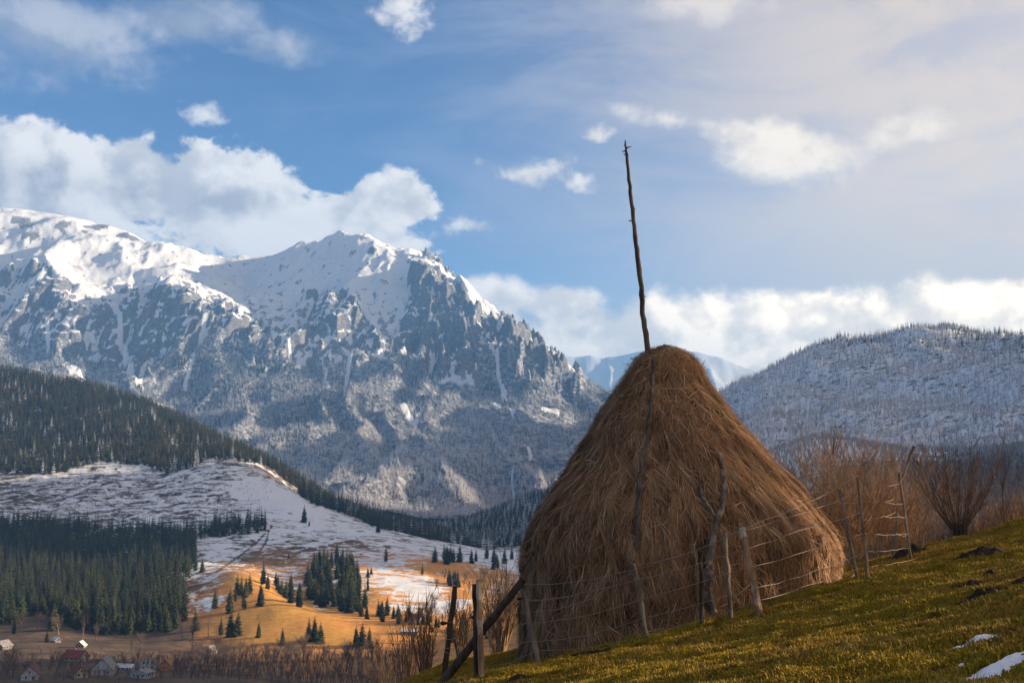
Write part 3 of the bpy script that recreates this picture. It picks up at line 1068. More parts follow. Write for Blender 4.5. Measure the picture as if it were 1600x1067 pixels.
def ground_points(poly, lo, hi, spacing, margin=.9):
    """Random points of the ground whose place falls inside an outline."""
    us = [p[0] for p in poly]
    a0, a1 = (max(min(us), -160) - CU) / FOC, (min(max(us), 1760) - CU) / FOC
    Y = np.arange(lo, hi, spacing)
    X = np.arange(a0 * hi if a0 < 0 else a0 * lo, a1 * hi if a1 > 0 else a1 * lo, spacing)
    gx, gy = np.meshgrid(X, Y)
    gx = gx + RNG.uniform(-.48, .48, gx.shape) * spacing
    gy = gy + RNG.uniform(-.48, .48, gy.shape) * spacing
    gx, gy = gx.ravel(), gy.ravel()
    ok = (gx / gy > a0) & (gx / gy < a1)
    gx, gy = gx[ok], gy[ok]
    gz = ground_z(gx, gy)
    u, v = uv_of(gx, gy, gz)
    ok = in_poly(u, v, poly)
    return gx[ok], gy[ok], gz[ok], u[ok], v[ok]


def wood_lower():
    x, y, z, u, v = ground_points(*FORESTS['lower'], 8.2)
    h = RNG.uniform(11, 24, len(x)) * (1 + .22 * fbm(x / 60, y / 60, 2, 4))
    # the trees along the near edge are told apart and built singly
    order = np.argsort(y + RNG.uniform(0, 60, len(x)))
    vis = [i for i in order if -10 < u[i] < 312][:130]
    keep = np.ones(len(x), bool); keep[vis] = False
    var = np.where(RNG.random(len(x)) < .12, 3, pick(K_DARK, len(x)))
    o = scatter('spruce_forest', np.stack([x, y, z], 1)[keep], h[keep], var[keep], PROTOS)
    tag(o, 'dense dark spruce forest below the snowy clearing', 'forest', kind='stuff')
    return [(x[i], y[i], z[i], h[i]) for i in vis]


EDGE_TREES = wood_lower()


def wood_ridge():
    x, y, z, u, v = ground_points(*FORESTS['ridge'], 9.5)
    thin = fbm(x / 110, y / 110, 3, 41)
    keep = (thin > -.42) | (v < 690)
    x, y, z, u, v = x[keep], y[keep], z[keep], u[keep], v[keep]
    h = RNG.uniform(13, 27, len(x))
    r = RNG.random(len(x)) + .25 * fbm(x / 150, y / 150, 3, 2)
    var = np.where(r < .66, pick(K_DARK, len(x)), np.where(r < .95, 3, pick(K_F1, len(x))))
    o = scatter('ridge_forest', np.stack([x, y, z], 1), h, var, PROTOS)
    tag(o, 'mixed spruce and larch forest covering the ridge above the clearing', 'forest', kind='stuff')
    x, y, z, u, v = ground_points(*FORESTS['notch'], 11)
    x2, y2, z2, u2, v2 = ground_points([(540, 780), (700, 790), (800, 770), (800, 815), (740, 846), (700, 846), (640, 826)], 2200, 4600, 17)
    x, y, z = np.concatenate([x, x2]), np.concatenate([y, y2]), np.concatenate([z, z2])
    var = np.where(RNG.random(len(x)) < .6, pick(K_DARK, len(x)), pick(K_F1, len(x)))
    o = scatter('notch_forest', np.stack([x, y, z], 1), RNG.uniform(14, 24, len(x)), var, PROTOS)
    tag(o, 'dark forest on the low hill behind the haystack', 'forest', kind='stuff')


wood_ridge()


def wood_right():
    poly = [(1090, 560), (1180, 560), (1300, 515), (1480, 495), (1620, 520), (1760, 560), (1760, 730), (1560, 712), (1400, 702), (1330, 678), (1200, 700), (1090, 720)]
    x, y, z, u, v = ground_points(poly, 1480, 3300, 11.5)
    h = RNG.uniform(10, 20, len(x))
    n = fbm(x / 220, y / 220, 4, 6)
    whiten = sstep(530, 600, v) * 1.0 + .02 + n * .55 + RNG.uniform(-.3, .3, len(x)) + .1
    var = np.where(whiten < .0, pick(K_DARK + K_F1, len(x)), np.where(whiten < .45, pick(K_F1, len(x)), pick(K_F2, len(x))))
    var = np.where((RNG.random(len(x)) < .25 * sstep(600, 660, v)), pick(K_BAREF, len(x)), var)
    o = scatter('frosted_forest', np.stack([x, y, z], 1), h, var, PROTOS)
    tag(o, 'frost whitened spruce forest covering the rounded hill', 'forest', kind='stuff')
    poly = [(1130, 735), (1190, 705), (1260, 686), (1330, 682), (1400, 700), (1470, 705), (1760, 690), (1760, 860), (1130, 860)]
    x, y, z, u, v = ground_points(poly, 560, 1620, 8.5)
    var = np.where(RNG.random(len(x)) < sstep(735, 790, v + 40 * (u > 1420)), pick(K_BARE, len(x)), pick(K_BAREF, len(x)))
    o = scatter('frosted_thicket', np.stack([x, y, z], 1), RNG.uniform(8, 14, len(x)), var, PROTOS)
    tag(o, 'pale frosted leafless wood on the low knoll', 'forest', kind='stuff')


wood_right()


def wood_mountain():
    x, y, z, forest, nz, u, v, gul, nrm = MTN_DATA
    ok = (forest > .5) & (u > -60) & (u < 1130)
    # drop what faces away from the valley and lies out of sight behind spurs
    ok &= (nrm[..., 0] * x + nrm[..., 1] * y) * np.sign(nrm[..., 2]) < .18 * np.hypot(x, y)
    i = np.flatnonzero(ok.ravel())
    R = np.hypot(x, y)
    dr = np.gradient(R, axis=0); dth = np.gradient(np.arctan2(x, y), axis=1)
    area = (dr * dth * R).ravel()[i]
    want = RNG.poisson(np.clip(area / 105.0, 0, 6))
    i = np.repeat(i, want)
    jr, jt = RNG.uniform(-.5, .5, len(i)), RNG.uniform(-.5, .5, len(i))
    nc = x.shape[1]
    ri, ci = i // nc, i % nc
    rj = np.clip(ri + jr, 0, x.shape[0] - 1.001); cj = np.clip(ci + jt, 0, nc - 1.001)
    a, b = rj.astype(int), cj.astype(int)
    fa, fb = rj - a, cj - b

    def lerp(A):
        return A[a, b] * (1 - fa) * (1 - fb) + A[a + 1, b] * fa * (1 - fb) + A[a, b + 1] * (1 - fa) * fb + A[a + 1, b + 1] * fa * fb
    px, py, pz = lerp(x), lerp(y), lerp(z)
    uu, vv = lerp(u), lerp(v)
    # snow chutes and outcrops stay open
    open_ = ridged(px / 260 + .3 * fbm(px / 150, py / 150, 2, 5), py / 900, 3, 88, .5)
    gap = (open_ > 1.34 - .12 * sstep(640, 540, vv)) | (lerp(nz) < .50)
    keep = ~gap
    px, py, pz, uu, vv = px[keep], py[keep], pz[keep], uu[keep], vv[keep]
    n = fbm(px / 260, py / 260, 4, 14)
    white = sstep(600, 735, vv) * .75 + n * .55 + RNG.uniform(-.3, .3, len(px)) + .04
    var = np.where(white < -.12, pick(K_DARK[:2] + K_F1, len(px)), np.where(white < .5, pick(K_F1, len(px)), pick(K_F2, len(px))))
    o = scatter('mountain_forest', np.stack([px, py, pz], 1), RNG.uniform(15, 27, len(px)), var, PROTOS)
    tag(o, 'frosted forest over the foot of the rocky mountain', 'forest', kind='stuff')
    print('mountain trees', len(px))


wood_mountain()

# ------------------------------------------------------------------ haystack
HAY_Y = 18.1
PXM = HAY_Y / FOC
HP = np.array([  # pixel v, radius px, axis pixel u
    (538, 0, 1040), (541, 12, 1041), (546, 25, 1042), (553, 37, 1042), (562, 47, 1041), (580, 58, 1040), (605, 71, 1037), (640, 96, 1040), (670, 116, 1042), (705, 141, 1047), (740, 166, 1050), (775, 196, 1052),
    (800, 216, 1053), (825, 230, 1055), (850, 236, 1054), (905, 237, 1052), (980, 236, 1051), (1120, 232, 1051)], float)


def hay_profile(z):
    v = HORIZON - z / PXM
    return np.interp(v, HP[:, 0], HP[:, 1]) * PXM, (np.interp(v, HP[:, 0], HP[:, 2]) - CU) * PXM


def hay_radius(z, phi):
    R, cx = hay_profile(z)
    lump = .045 * fbm(np.cos(phi) * 2.2 + 5, np.sin(phi) * 2.2 + z * .9, 3, 4) + .03 * fbm(phi * 9, z * 1.4, 3, 8)
    return R * (1 + .55 * lump) + lump * .5 * np.clip(R, 0, 1), cx


def hay_point(z, phi, lift=0.0):
    R, cx = hay_radius(z, phi)
    R = R + lift
    return np.stack([cx + R * np.sin(phi), HAY_Y - R * np.cos(phi), z + 0 * phi], -1)     # phi 0 faces the camera


def hay_hit(u, v):
    """Point on the hay surface seen at a photograph pixel."""
    d = pix_dir(u, v)
    Y = np.linspace(14.5, HAY_Y, 700)
    x, z = d.x / d.y * Y, d.z / d.y * Y
    R, cx = hay_profile(z)
    i = int(np.argmax(np.hypot(x - cx, Y - HAY_Y) <= R))
    return Vector((x[i], Y[i], z[i]))


def hay_material(name, strand):
    m = Mat(name, .8, .25)
    if strand:
        m.color(m.attr('tint', True))
    else:
        p = m.obj_coord()
        a = m.noise(p, 9.0, 6, .7, (1, 1, .25))
        b = m.noise(p, 40.0, 4, .7, (1, 1, .12))
        m.color(m.mix((a * .5 + b * .5).smooth(.35, .65), (.055, .030, .014), (.26, .145, .06)))
        m.bump(a + b, .08, .9)
    return m.m


HOLES = [(888, 902, 30, 34), (1100, 850, 14, 46), (985, 955, 12, 30), (1180, 865, 10, 40)]


def build_haystack():
    base = ground_at(2.8, HAY_Y)
    root = empty('haystack', (2.8, HAY_Y, base))
    tag(root, 'tall conical brown haystack with a long pole sticking out of its top', 'haystack')
    off = np.array([2.8, HAY_Y, base])
    # packed body
    zs = np.concatenate([np.linspace(2.36, 2.0, 14, endpoint=False), np.linspace(2.0, -3.4, 90)])
    ph = np.linspace(0, 2 * math.pi, 161)
    Z, F = np.meshgrid(zs, ph, indexing='ij')
    g = hay_point(Z, F, -.05)
    g[0, :, 0], g[0, :, 1] = hay_profile(zs[0])[1], HAY_Y
    mesh_np('packed_hay', g.reshape(-1, 3) - off, grid_faces(*Z.shape), hay_material('packed_hay', False), root, smooth=True)
    # loose strands
    n = 165000
    t = RNG.random(n)
    z = 2.36 - 5.2 * t ** .80
    R, _ = hay_profile(z)
    keepw = RNG.random(n) < np.clip(R / 2.4 + .12, 0, 1) ** .8
    phi = RNG.uniform(-1.9, 1.9, n)
    back = RNG.random(n) < .2
    phi = np.where(back, RNG.uniform(-math.pi, math.pi, n), phi)
    z, phi = z[keepw], phi[keepw]
    p0 = hay_point(z, phi)
    ok = p0[:, 2] > ground_z(p0[:, 0], p0[:, 1]) - .05
    uu, vv = uv_of(p0[:, 0], p0[:, 1], p0[:, 2])
    for (hu, hv, ru, rv) in HOLES:
        ok &= ((uu - hu) / ru) ** 2 + ((vv - hv) / rv) ** 2 > RNG.uniform(.35, 1.3, len(uu))
    z, phi = z[ok], phi[ok]
    n = len(z)
    # hay hangs in locks: neighbouring strands share their drift and length
    lock = fbm(phi * 14, z * 2.2, 3, 33, .6)
    tuft = fbm(phi * 7, z * 3.2, 3, 133)
    steep = sstep(2.3, 1.7, z)
    high = sstep(-.6, 1.2, z)
    drift = (.55 * lock + RNG.normal(0, .19, n) * (1 + .8 * high) + RNG.standard_t(3, n) * .10) * (1 - .15 * steep) + (1 - steep) * RNG.normal(0, 1.2, n)
    stray = RNG.random(n) < .05 + .04 * high
    drift = np.where(stray, drift + RNG.normal(0, .8, n), drift)
    L = RNG.uniform(.14, .50, n) * (.55 + .45 * steep) * (1 - .25 * high)
    lift0 = RNG.uniform(-.04, .03, n) + .05 * lock + .04 * tuft
    lift1 = lift0 + RNG.uniform(-.02, .075, n) + np.where(stray, RNG.uniform(0, .09, n), 0)
    w = RNG.uniform(.0022, .0050, n)
    segs = 3
    pts = []
    cphi, cz = phi.copy(), z.copy()
    for k in range(segs + 1):
        s = k / segs
        lift = lift0 * (1 - s) + lift1 * s - .035 * s * s * np.where(stray, 0, 1)
        pts.append(hay_point(cz, cphi, lift))
        Rk, _ = hay_profile(cz)
        Rn, _ = hay_profile(cz - .05)
        sl = np.hypot(.05, Rn - Rk)
        step = L / segs
        dd = drift + .25 * k * RNG.normal(0, .25, n)
        cz = cz - step * np.cos(dd) * .05 / sl
        cphi = cphi + step * np.sin(dd) / np.maximum(Rk, .25)
    pts = np.stack(pts, 1)                                   # n, 4, 3
    tang = np.gradient(pts, axis=1)
    out = pts - np.array([2.75, HAY_Y, 0]); out[..., 2] = .4
    side = np.cross(tang, out)
    side /= np.linalg.norm(side, axis=-1, keepdims=True) + 1e-9
    taper = np.array([1.0, 1.0, .8, .25])
    wide = side * (w[:, None, None] * taper[None, :, None])
    V = np.stack([pts - wide, pts + wide], 2).reshape(n, -1, 3)    # n, 8, 3
    base_i = (np.arange(n) * 8)[:, None]
    F = np.concatenate([base_i + np.array([2 * k, 2 * k + 1, 2 * k + 3, 2 * k + 2]) for k in range(segs)], 0)
    c0 = np.array([.125, .055, .026]); c1 = np.array([.46, .24, .11]); c2 = np.array([.62, .43, .25])
    mixv = np.clip(RNG.beta(2, 2.6, n) + .26 * lock + .34 * tuft + .18 * fbm(phi * 3, z * .8, 2, 71), 0, 1)[:, None]
    col = c0 * (1 - mixv) + c1 * mixv
    pale = (RNG.random(n) < .075)[:, None]
    col = np.where(pale, c2 * RNG.uniform(.8, 1.05, (n, 1)), col)
    col = np.repeat(col, 8, 0)
    o = mesh_np('loose_strands', V.reshape(-1, 3) - off, F, hay_material('hay_strands', True), root, attrs={'tint': col})
    tag(o, kind='stuff')
    # centre pole
    mp = Mat('weathered_pole', .85, .2)
    gr = mp.noise(mp.obj_coord(), 14, 5, .6, (1, 1, .12))
    mp.color(mp.mix(gr.smooth(.3, .7), (.055, .042, .034), (.20, .14, .095)))
    mp.bump(gr, .02, .6)
    pole = MB()
    path = [(1016, 575), (1012, 541), (1005, 490), (1001, 440), (995, 390), (990, 345), (985, 300), (981, 255), (978, 232), (976, 219)]
    rad = [.052, .050, .045, .042, .040, .036, .032, .028, .021, .007]
    P3 = [P(u, v, HAY_Y) for u, v in path]
    dense, rr = [], []
    for k in range(len(P3) - 1):
        for s in range(5):
            dense.append(np.array(P3[k].lerp(P3[k + 1], s / 5)) + RNG.normal(0, .006, 3)); rr.append((rad[k] * (1 - s / 5) + rad[k + 1] * s / 5) * random.uniform(.92, 1.1))
    dense.append(np.array(P3[-1])); rr.append(rad[-1])
    pole.tube(np.array(dense) - off, rr, 8)
    po = pole.build('pole', mp.m, root, True)
    for (u, v, du, dv) in ((980, 231, 7, -2), (977, 236, -6, 1), (989, 326, 5, -1), (986, 345, -4, 0), (978, 243, -4, -3), (1005, 461, 5, 3)):
        st = MB()
        a = np.array(P(u, v, HAY_Y)) - off; b = a + np.array([du * PXM, random.uniform(-.04, .04), -dv * PXM])
        st.tube([a, (a + b) / 2, b], [.014, .010, .004], 5)
        st.build('branch_stub', mp.m, po)
    return mp.m


M_POLE = build_haystack()


def bark_material(name, dark, light, pale=None):
    m = Mat(name, .9, .15)
    p = m.obj_coord()
    a = m.noise(p, 9, 5, .65, (1, 1, .3))
    b = m.noise(p, 3.5, 3, .5)
    c = m.mix(a.smooth(.3, .7), dark, light)
    if pale:
        c = m.mix(b.smooth(.5, .58), c, pale)
    m.color(c)
    m.bump(a, .02, .7)
    return m.m


M_BRANCH = bark_material('branch_bark', (.050, .036, .028), (.16, .115, .085))
M_BIRCH = bark_material('mottled_bark', (.06, .045, .035), (.17, .125, .095), (.24, .19, .155))
M_POST = bark_material('weathered_post', (.12, .085, .06), (.32, .235, .165))
M_PEELED = bark_material('peeled_post', (.20, .11, .06), (.46, .28, .16), (.55, .42, .30))
M_DARKWOOD = bark_material('dark_wood', (.030, .022, .018), (.10, .072, .055))


def on_hay(name, path, radii, mat, label, cat, lift=.05, sides=8, side_twigs=()):
    """A bent branch laid against the hay; path in photograph pixels."""
    pts = []
    for (u, v) in path:
        p = hay_hit(u, v)
        n = Vector((p.x - 2.75, p.y - HAY_Y, .35)).normalized()
        pts.append(p + n * lift)
    o3 = pts[-1].copy()
    dense, rr = [], []
    for k in range(len(pts) - 1):
        for s in range(4):
            t = s / 4
            dense.append(np.array(pts[k].lerp(pts[k + 1], t)) + RNG.normal(0, .006, 3))
            rr.append((radii[k] * (1 - t) + radii[k + 1] * t) * random.uniform(.9, 1.12))
    dense.append(np.array(pts[-1])); rr.append(radii[-1])
    root = empty(name, o3)
    mb = MB(); mb.tube(np.array(dense) - np.array(o3), rr, sides)
    mb.build('stem', mat, root, True)
    for tw in side_twigs:
        tp = []
        for (u, v) in tw:
            p = hay_hit(u, v); n = Vector((p.x - 2.75, p.y - HAY_Y, .35)).normalized()
            tp.append(np.array(p + n * lift) - np.array(o3))
        tb = MB(); tb.tube(tp, np.linspace(.03, .016, len(tp)), 6)
        tb.build('side_branch', mat, root, True)
    tag(root, label, cat)
    return root


on_hay('weighting_branch', [(1024, 565), (1022, 600), (1019, 640), (1016, 680), (1008, 715), (1003, 745), (1001, 790), (998, 830), (994, 875), (992, 890)],
       [.030, .034, .037, .040, .043, .044, .045, .045, .047, .047], M_BRANCH, 'long thin bent branch lying down the middle of the haystack from its top', 'branch')
on_hay('forked_branch', [(1120, 708), (1127, 735), (1130, 765), (1127, 790), (1120, 815), (1112, 845), (1106, 880), (1105, 915), (1110, 945), (1114, 958)],
       [.024, .034, .040, .044, .048, .050, .055, .058, .060, .062], M_BIRCH, 'crooked mottled branch leaning on the haystack beside the dark opening', 'branch', .06,
       side_twigs=[[(1092, 760), (1098, 780), (1108, 795), (1118, 812)], [(1106, 880), (1100, 905), (1097, 930), (1096, 950)]])

# ------------------------------------------------------------------ fence
FENCE_ROOT = [None]


def stake(base, top, r0, r1, mat, sides=8, bend=.006, parent=None, name='post', rough=.10, n=9, sink=.25):
    """A rough stake between two world points, as a child of parent."""
    base, top = np.array(base), np.array(top)
    if parent is FENCE_ROOT[0]:
        r0, r1 = r0 * .8, r1 * .8
    d = (top - base) / np.linalg.norm(top - base)
    a = base - d * sink
    o = np.array(parent.location) if parent else np.zeros(3)
    pts, rr = [], []
    for k in range(n + 1):
        t = k / n
        pts.append(a * (1 - t) + top * t + RNG.normal(0, bend, 3) * (0 < k < n) * np.array([1, 1, .2]) - o)
        rr.append((r0 * (1 - t) + r1 * t) * random.uniform(.92, 1.08))
    mb = MB(); mb.tube(pts, rr, sides, rough=rough)
    return mb.build(name, mat, parent, False)


FENCE = FENCE_ROOT[0] = empty('wire_fence', hit(1180, 955, 8, 30))
tag(FENCE, 'leaning wire fence of rough stakes in front of the haystack', 'fence')


def post_px(ub, vb, ut, vt, r0, r1, mat, Y=None, lean_y=0.0, **kw):
    b = hit(ub, vb, 8, 40) if Y is None else Vector((pix_dir(ub, vb).x / pix_dir(ub, vb).y * Y, Y, 0))
    if Y is not None:
        b.z = ground_at(b.x, b.y)
    t = P(ut, vt, b.y + lean_y)
    stake(b, t, r0, r1, mat, parent=FENCE, **kw)
    return b, t


# posts, from the low end of the slope to the high end
pA = post_px(843, 1034, 818, 925, .050, .042, M_POST, 16.0)
pB = post_px(1011, 990, 989, 880, .040, .040, M_POST, 15.0)
pC = post_px(1187, 960, 1159, 824, .062, .050, M_PEELED)
pC2 = post_px(1142, 970, 1133, 832, .042, .036, M_POST)
pC3 = post_px(1097, 975, 1095, 862, .045, .038, M_DARKWOOD)
pD = post_px(1340, 905, 1312, 765, .034, .026, M_POST)
pE = post_px(1357, 905, 1340, 745, .034, .026, M_POST)
pF = post_px(1396, 890, 1402, 802, .040, .032, M_POST, 21.0)
pG = post_px(1424, 878, 1404, 738, .036, .024, M_POST)
# the split slab nailed to one stake, the stick tied above the last one
slab = MB()
q = np.array(P(997, 902, 14.95)); o_ = np.array(FENCE.location)
dz = np.array(P(1001, 935, 14.95)) - q
slab.add([q - o_ + (-.05, -.03, 0), q - o_ + (.03, -.03, 0), q - o_ + dz + (.055, -.03, 0), q - o_ + dz + (-.045, -.03, -.02),
          q - o_ + (-.05, .02, 0), q - o_ + (.03, .02, 0), q - o_ + dz + (.055, .02, 0), q - o_ + dz + (-.045, .02, -.02)],
         [(0, 1, 2, 3), (7, 6, 5, 4), (0, 4, 5, 1), (1, 5, 6, 2), (2, 6, 7, 3), (3, 7, 4, 0)])
slab.build('slab', M_POST, FENCE)
stake(P(1411, 745, pG[0].y), P(1428, 697, pG[0].y), .024, .032, M_POST, parent=FENCE, name='tied_stick', sink=.02)

mw = Mat('fence_wire', .6, .4); mw.color(mw.mix(mw.noise(mw.obj_coord(), 6, 3), (.24, .17, .13), (.38, .29, .23)))
M_WIRE = mw.m


def wire(pts, r=.0036, sag=.02, name='wire', jitter=.006):
    """A wire strung through world points with a little sag and kink between them."""
    o = np.array(FENCE.location)
    out = []
    for k in range(len(pts) - 1):
        a, b = np.array(pts[k]), np.array(pts[k + 1])
        L = np.linalg.norm(b - a)
        m = max(4, int(L / .28))
        for i in range(m):
            t = i / m
            out.append(a * (1 - t) + b * t - np.array([0, 0, sag * L * 4 * t * (1 - t)]) + RNG.normal(0, jitter, 3) * (i > 0) - o)
    out.append(np.array(pts[-1]) - o)
    mb = MB(); mb.tube(out, r, 4, cap=False)
    return mb.build(name, M_WIRE, FENCE, True)


def yline(u):
    """Distance of the fence line at a pixel column."""
    return float(np.interp(u, [690, 750, 843, 1000, 1142, 1187, 1340, 1357, 1424], [16.6, 16.4, 15.95, 14.93, 14.25, 13.85, pD[0].y, pE[0].y, pG[0].y])) - .06


def W(*uv, **kw):
    return wire([P(u, v, yline(u)) for u, v in uv], **kw)


W((820, 913), (905, 908), (989, 890), (1080, 862), (1160, 826), (1215, 806), (1338, 744), (1372, 757), (1405, 756), sag=.012)
W((989, 885), (1075, 864), (1160, 829), (1225, 810), (1340, 768), (1375, 782), (1411, 787), sag=.012)
W((822, 940), (900, 928), (993, 906), (1093, 880), (1133, 868), (1166, 858), (1250, 828), (1346, 800), (1378, 806), (1415, 808), sag=.008)
W((832, 955), (900, 944), (940, 925), (988, 893), sag=.03)
W((828, 974), (915, 962), (998, 938), (1096, 909), (1136, 896), (1172, 886), (1260, 861), (1349, 833), (1419, 834), sag=.006)
W((835, 1003), (920, 992), (1003, 966), (1096, 942), (1138, 930), (1178, 919), (1265, 895), (1353, 862), (1420, 856), sag=.006)
W((842, 1016), (930, 1010), (1008, 993), (1097, 968), (1140, 954), (1184, 938), (1270, 912), (1355, 884), (1432, 873), sag=.006)
W((1312, 786), (1345, 784), (1375, 784), (1396, 780), sag=.02)
W((1318, 818), (1350, 812), (1399, 800), sag=.02)
W((1405, 756), (1412, 745), (1421, 720), sag=.0, jitter=.004)
W((1401, 800), (1408, 808), (1416, 806), sag=.05)
W((1400, 832), (1408, 836), (1418, 834), sag=.05)

# low end: two old posts, props and insulators
CORNER = empty('corner_post', hit(752, 1058, 10, 30))


def corner_posts():
    # tall pair: a pale plank bound to a dark stake
    b = Vector(CORNER.location)
    stake(b, P(748, 905, b.y), .046, .040, M_PEELED, parent=CORNER, name='post', sides=6)
    stake(b + Vector((-.07, .06, 0)), P(742, 912, b.y + .06), .040, .036, M_DARKWOOD, parent=CORNER, name='stake', sides=6)
    tag(CORNER, 'pale fence post bound to a dark stake at the low corner of the fence', 'post')
    c = P(693, 1062, 16.6); c.z = ground_at(c.x, c.y)
    r = empty('leaning_post', c)
    stake(c, P(711, 915, 16.6), .042, .036, M_DARKWOOD, parent=r, name='post', sides=7)
    ins = MB(); p = np.array(P(694, 973, 16.5)) - np.array(c)
    ins.tube([p + (-.06, 0, 0), p + (-.03, 0, 0), p + (.0, 0, 0), p + (.05, 0, 0)], [.012, .035, .03, .012], 8)
    mi = Mat('black_insulator', .4, .5); mi.color((.012, .012, .012))
    ins.build('insulator', mi.m, r, True)
    tag(r, 'dark weathered fence post leaning at the low end of the fence', 'post')
    for (u, v) in ((740, 964), (812, 935)):
        i2 = MB(); p = np.array(P(u, v, 16.3 if u < 800 else 15.9)) - np.array(FENCE.location)
        i2.tube([p + (-.045, 0, 0), p + (-.02, 0, 0), p + (.02, 0, .01), p + (.045, 0, .01)], [.010, .028, .024, .010], 8)
        i2.build('insulator', mi.m, FENCE, True)
    # the heavy prop pole and the stick above it
    a, b2 = P(686, 1072, 16.3), P(818, 904, 15.75)
    r = empty('prop_pole', a)
    stake(a, b2, .068, .050, M_DARKWOOD, parent=r, name='log', sides=10, rough=.05, n=12, sink=.1)
    tag(r, 'thick dark log propped diagonally against the side of the haystack', 'pole')
    a, b2 = P(814, 890, 16.6), P(834, 862, 16.9)
    r = empty('short_stick', a)
    stake(a, b2, .03, .024, M_DARKWOOD, parent=r, name='stick', sides=6, sink=.02)
    tag(r, 'short dark stick poking out of the hay above the propped log', 'stick')


corner_posts()
W((697, 972), (720, 970), (742, 963), sag=.03)
W((694, 998), (720, 996), (748, 984), (800, 976), (832, 970), sag=.02)
W((692, 1012), (750, 1010), (836, 1001), sag=.01)
W((692, 1016), (750, 1042), (800, 1034), (842, 1014), sag=.015)
W((748, 913), (790, 912), (822, 913), sag=.03)
W((812, 936), (850, 938), (905, 930), sag=.0)
W((742, 950), (790, 955), (830, 956), sag=.03)

# ------------------------------------------------------------------ near ground: tufts, molehills, snow, shrubs
def tuft_proto(name, seed, h, blades, mat, spread=.05, lean=.9, width=.0035):
    rd = random.Random(seed)
    v, f = [], []
    for k in range(blades):
        a = rd.uniform(0, 6.28); r = rd.uniform(0, spread)
        bx, by = math.cos(a) * r, math.sin(a) * r
        d = rd.uniform(0, 6.28); ln = rd.uniform(.15, lean)
        hh = h * rd.uniform(.5, 1.15)
        w = width * rd.uniform(.7, 1.4)
        sx, sy = -math.sin(d) * w, math.cos(d) * w
        mx, my = bx + math.cos(d) * hh * ln * .35, by + math.sin(d) * hh * ln * .35
        tx, ty = bx + math.cos(d) * hh * ln, by + math.sin(d) * hh * ln
        b = len(v)
        v += [(bx - sx, by - sy, -.01), (bx + sx, by + sy, -.01), (mx + sx * .8, my + sy * .8, hh * .6), (mx - sx * .8, my - sy * .8, hh * .6), (tx, ty, hh * (1 - .35 * ln))]
        f += [(b, b + 1, b + 2, b + 3), (b + 3, b + 2, b + 4)]
    return proto(name, [(v, f, mat)])


def blade_material(name, a, b, c):
    m = Mat(name, .85, .2)
    r = m.rand()
    n = m.noise(m.coord(), .9, 4, .6)
    n2 = m.noise(m.coord(), .35, 5, .65)
    n3 = m.noise(m.coord(), 2.6, 4, .65)
    col = m.mix(n.smooth(.45, .62), m.mix(r, a, b), c)
    col = m.mix(n2.smooth(.50, .66) * .6, col, (.40, .225, .04))
    m.color(m.mix(n3.smooth(.52, .66) * .7, col, (.10, .060, .008)))
    return m.m


M_BLADE = blade_material('pasture_grass', (.20, .138, .008), (.42, .275, .014), (.32, .20, .014))
M_STRAW = blade_material('dry_grass', (.26, .155, .035), (.40, .25, .07), (.30, .18, .04))


def mound_mesh(name, rx, ry, h, seed, mat):
    th = np.linspace(0, 2 * math.pi, 41)
    rr = np.linspace(0, 1, 15)
    R, T = np.meshgrid(rr, th, indexing='ij')
    edge = 1 + .42 * fbm(np.cos(T) * 1.7 + seed, np.sin(T) * 1.7, 5, seed, .65)
    x, y = np.cos(T) * R * rx * edge, np.sin(T) * R * ry * edge
    z = h * (1 - R ** 1.7) + .35 * h * fbm(x * 9 + seed, y * 9, 4, seed + 2) * (1 - R ** 4)
    return x, y, z


ms = Mat('dark_soil', .95, .1)
_p = ms.coord(); _a = ms.noise(_p, 9, 6, .7); _b = ms.noise(_p, 30, 4, .7)
ms.color(ms.mix((_a * .6 + _b * .4).smooth(.35, .65), (.022, .013, .008), (.075, .045, .026)))
ms.bump(_a + _b * .6, .06, .9)
M_SOIL = ms.m
msn = Mat('old_snow', .7, .3)
_p = msn.coord(); _a = msn.noise(_p, 5, 5, .65); _b = msn.noise(_p, 40, 3, .6)
msn.color(msn.mix((_b * .5 + _a * .5).smooth(.56, .68), (.80, .78, .80), (.50, .45, .42)))
msn.bump(_a, .05, .5)
M_SNOW = msn.m


COVERED = []


def lay(name, u, v, rx, ry, h, seed, mat, label, cat, skew=0.0, group=None, sink=.006):
    """A low heap or patch that follows the slope under it."""
    c = hit(u, v, 4, 40)
    COVERED.append((c.x, c.y, rx, ry, skew))
    rx, ry, h = rx * .66, ry * .66, h * .66
    x, y, z = mound_mesh(name, rx, ry, h, seed, mat)
    x = x + y * skew
    gz = ground_z(c.x + x, c.y + y) - c.z
    z = z + gz - sink
    o = mesh_np(name, np.stack([x, y, z], -1).reshape(-1, 3), grid_faces(*x.shape), mat, smooth=True)
    o.location = c
    tag(o, label, cat, group)


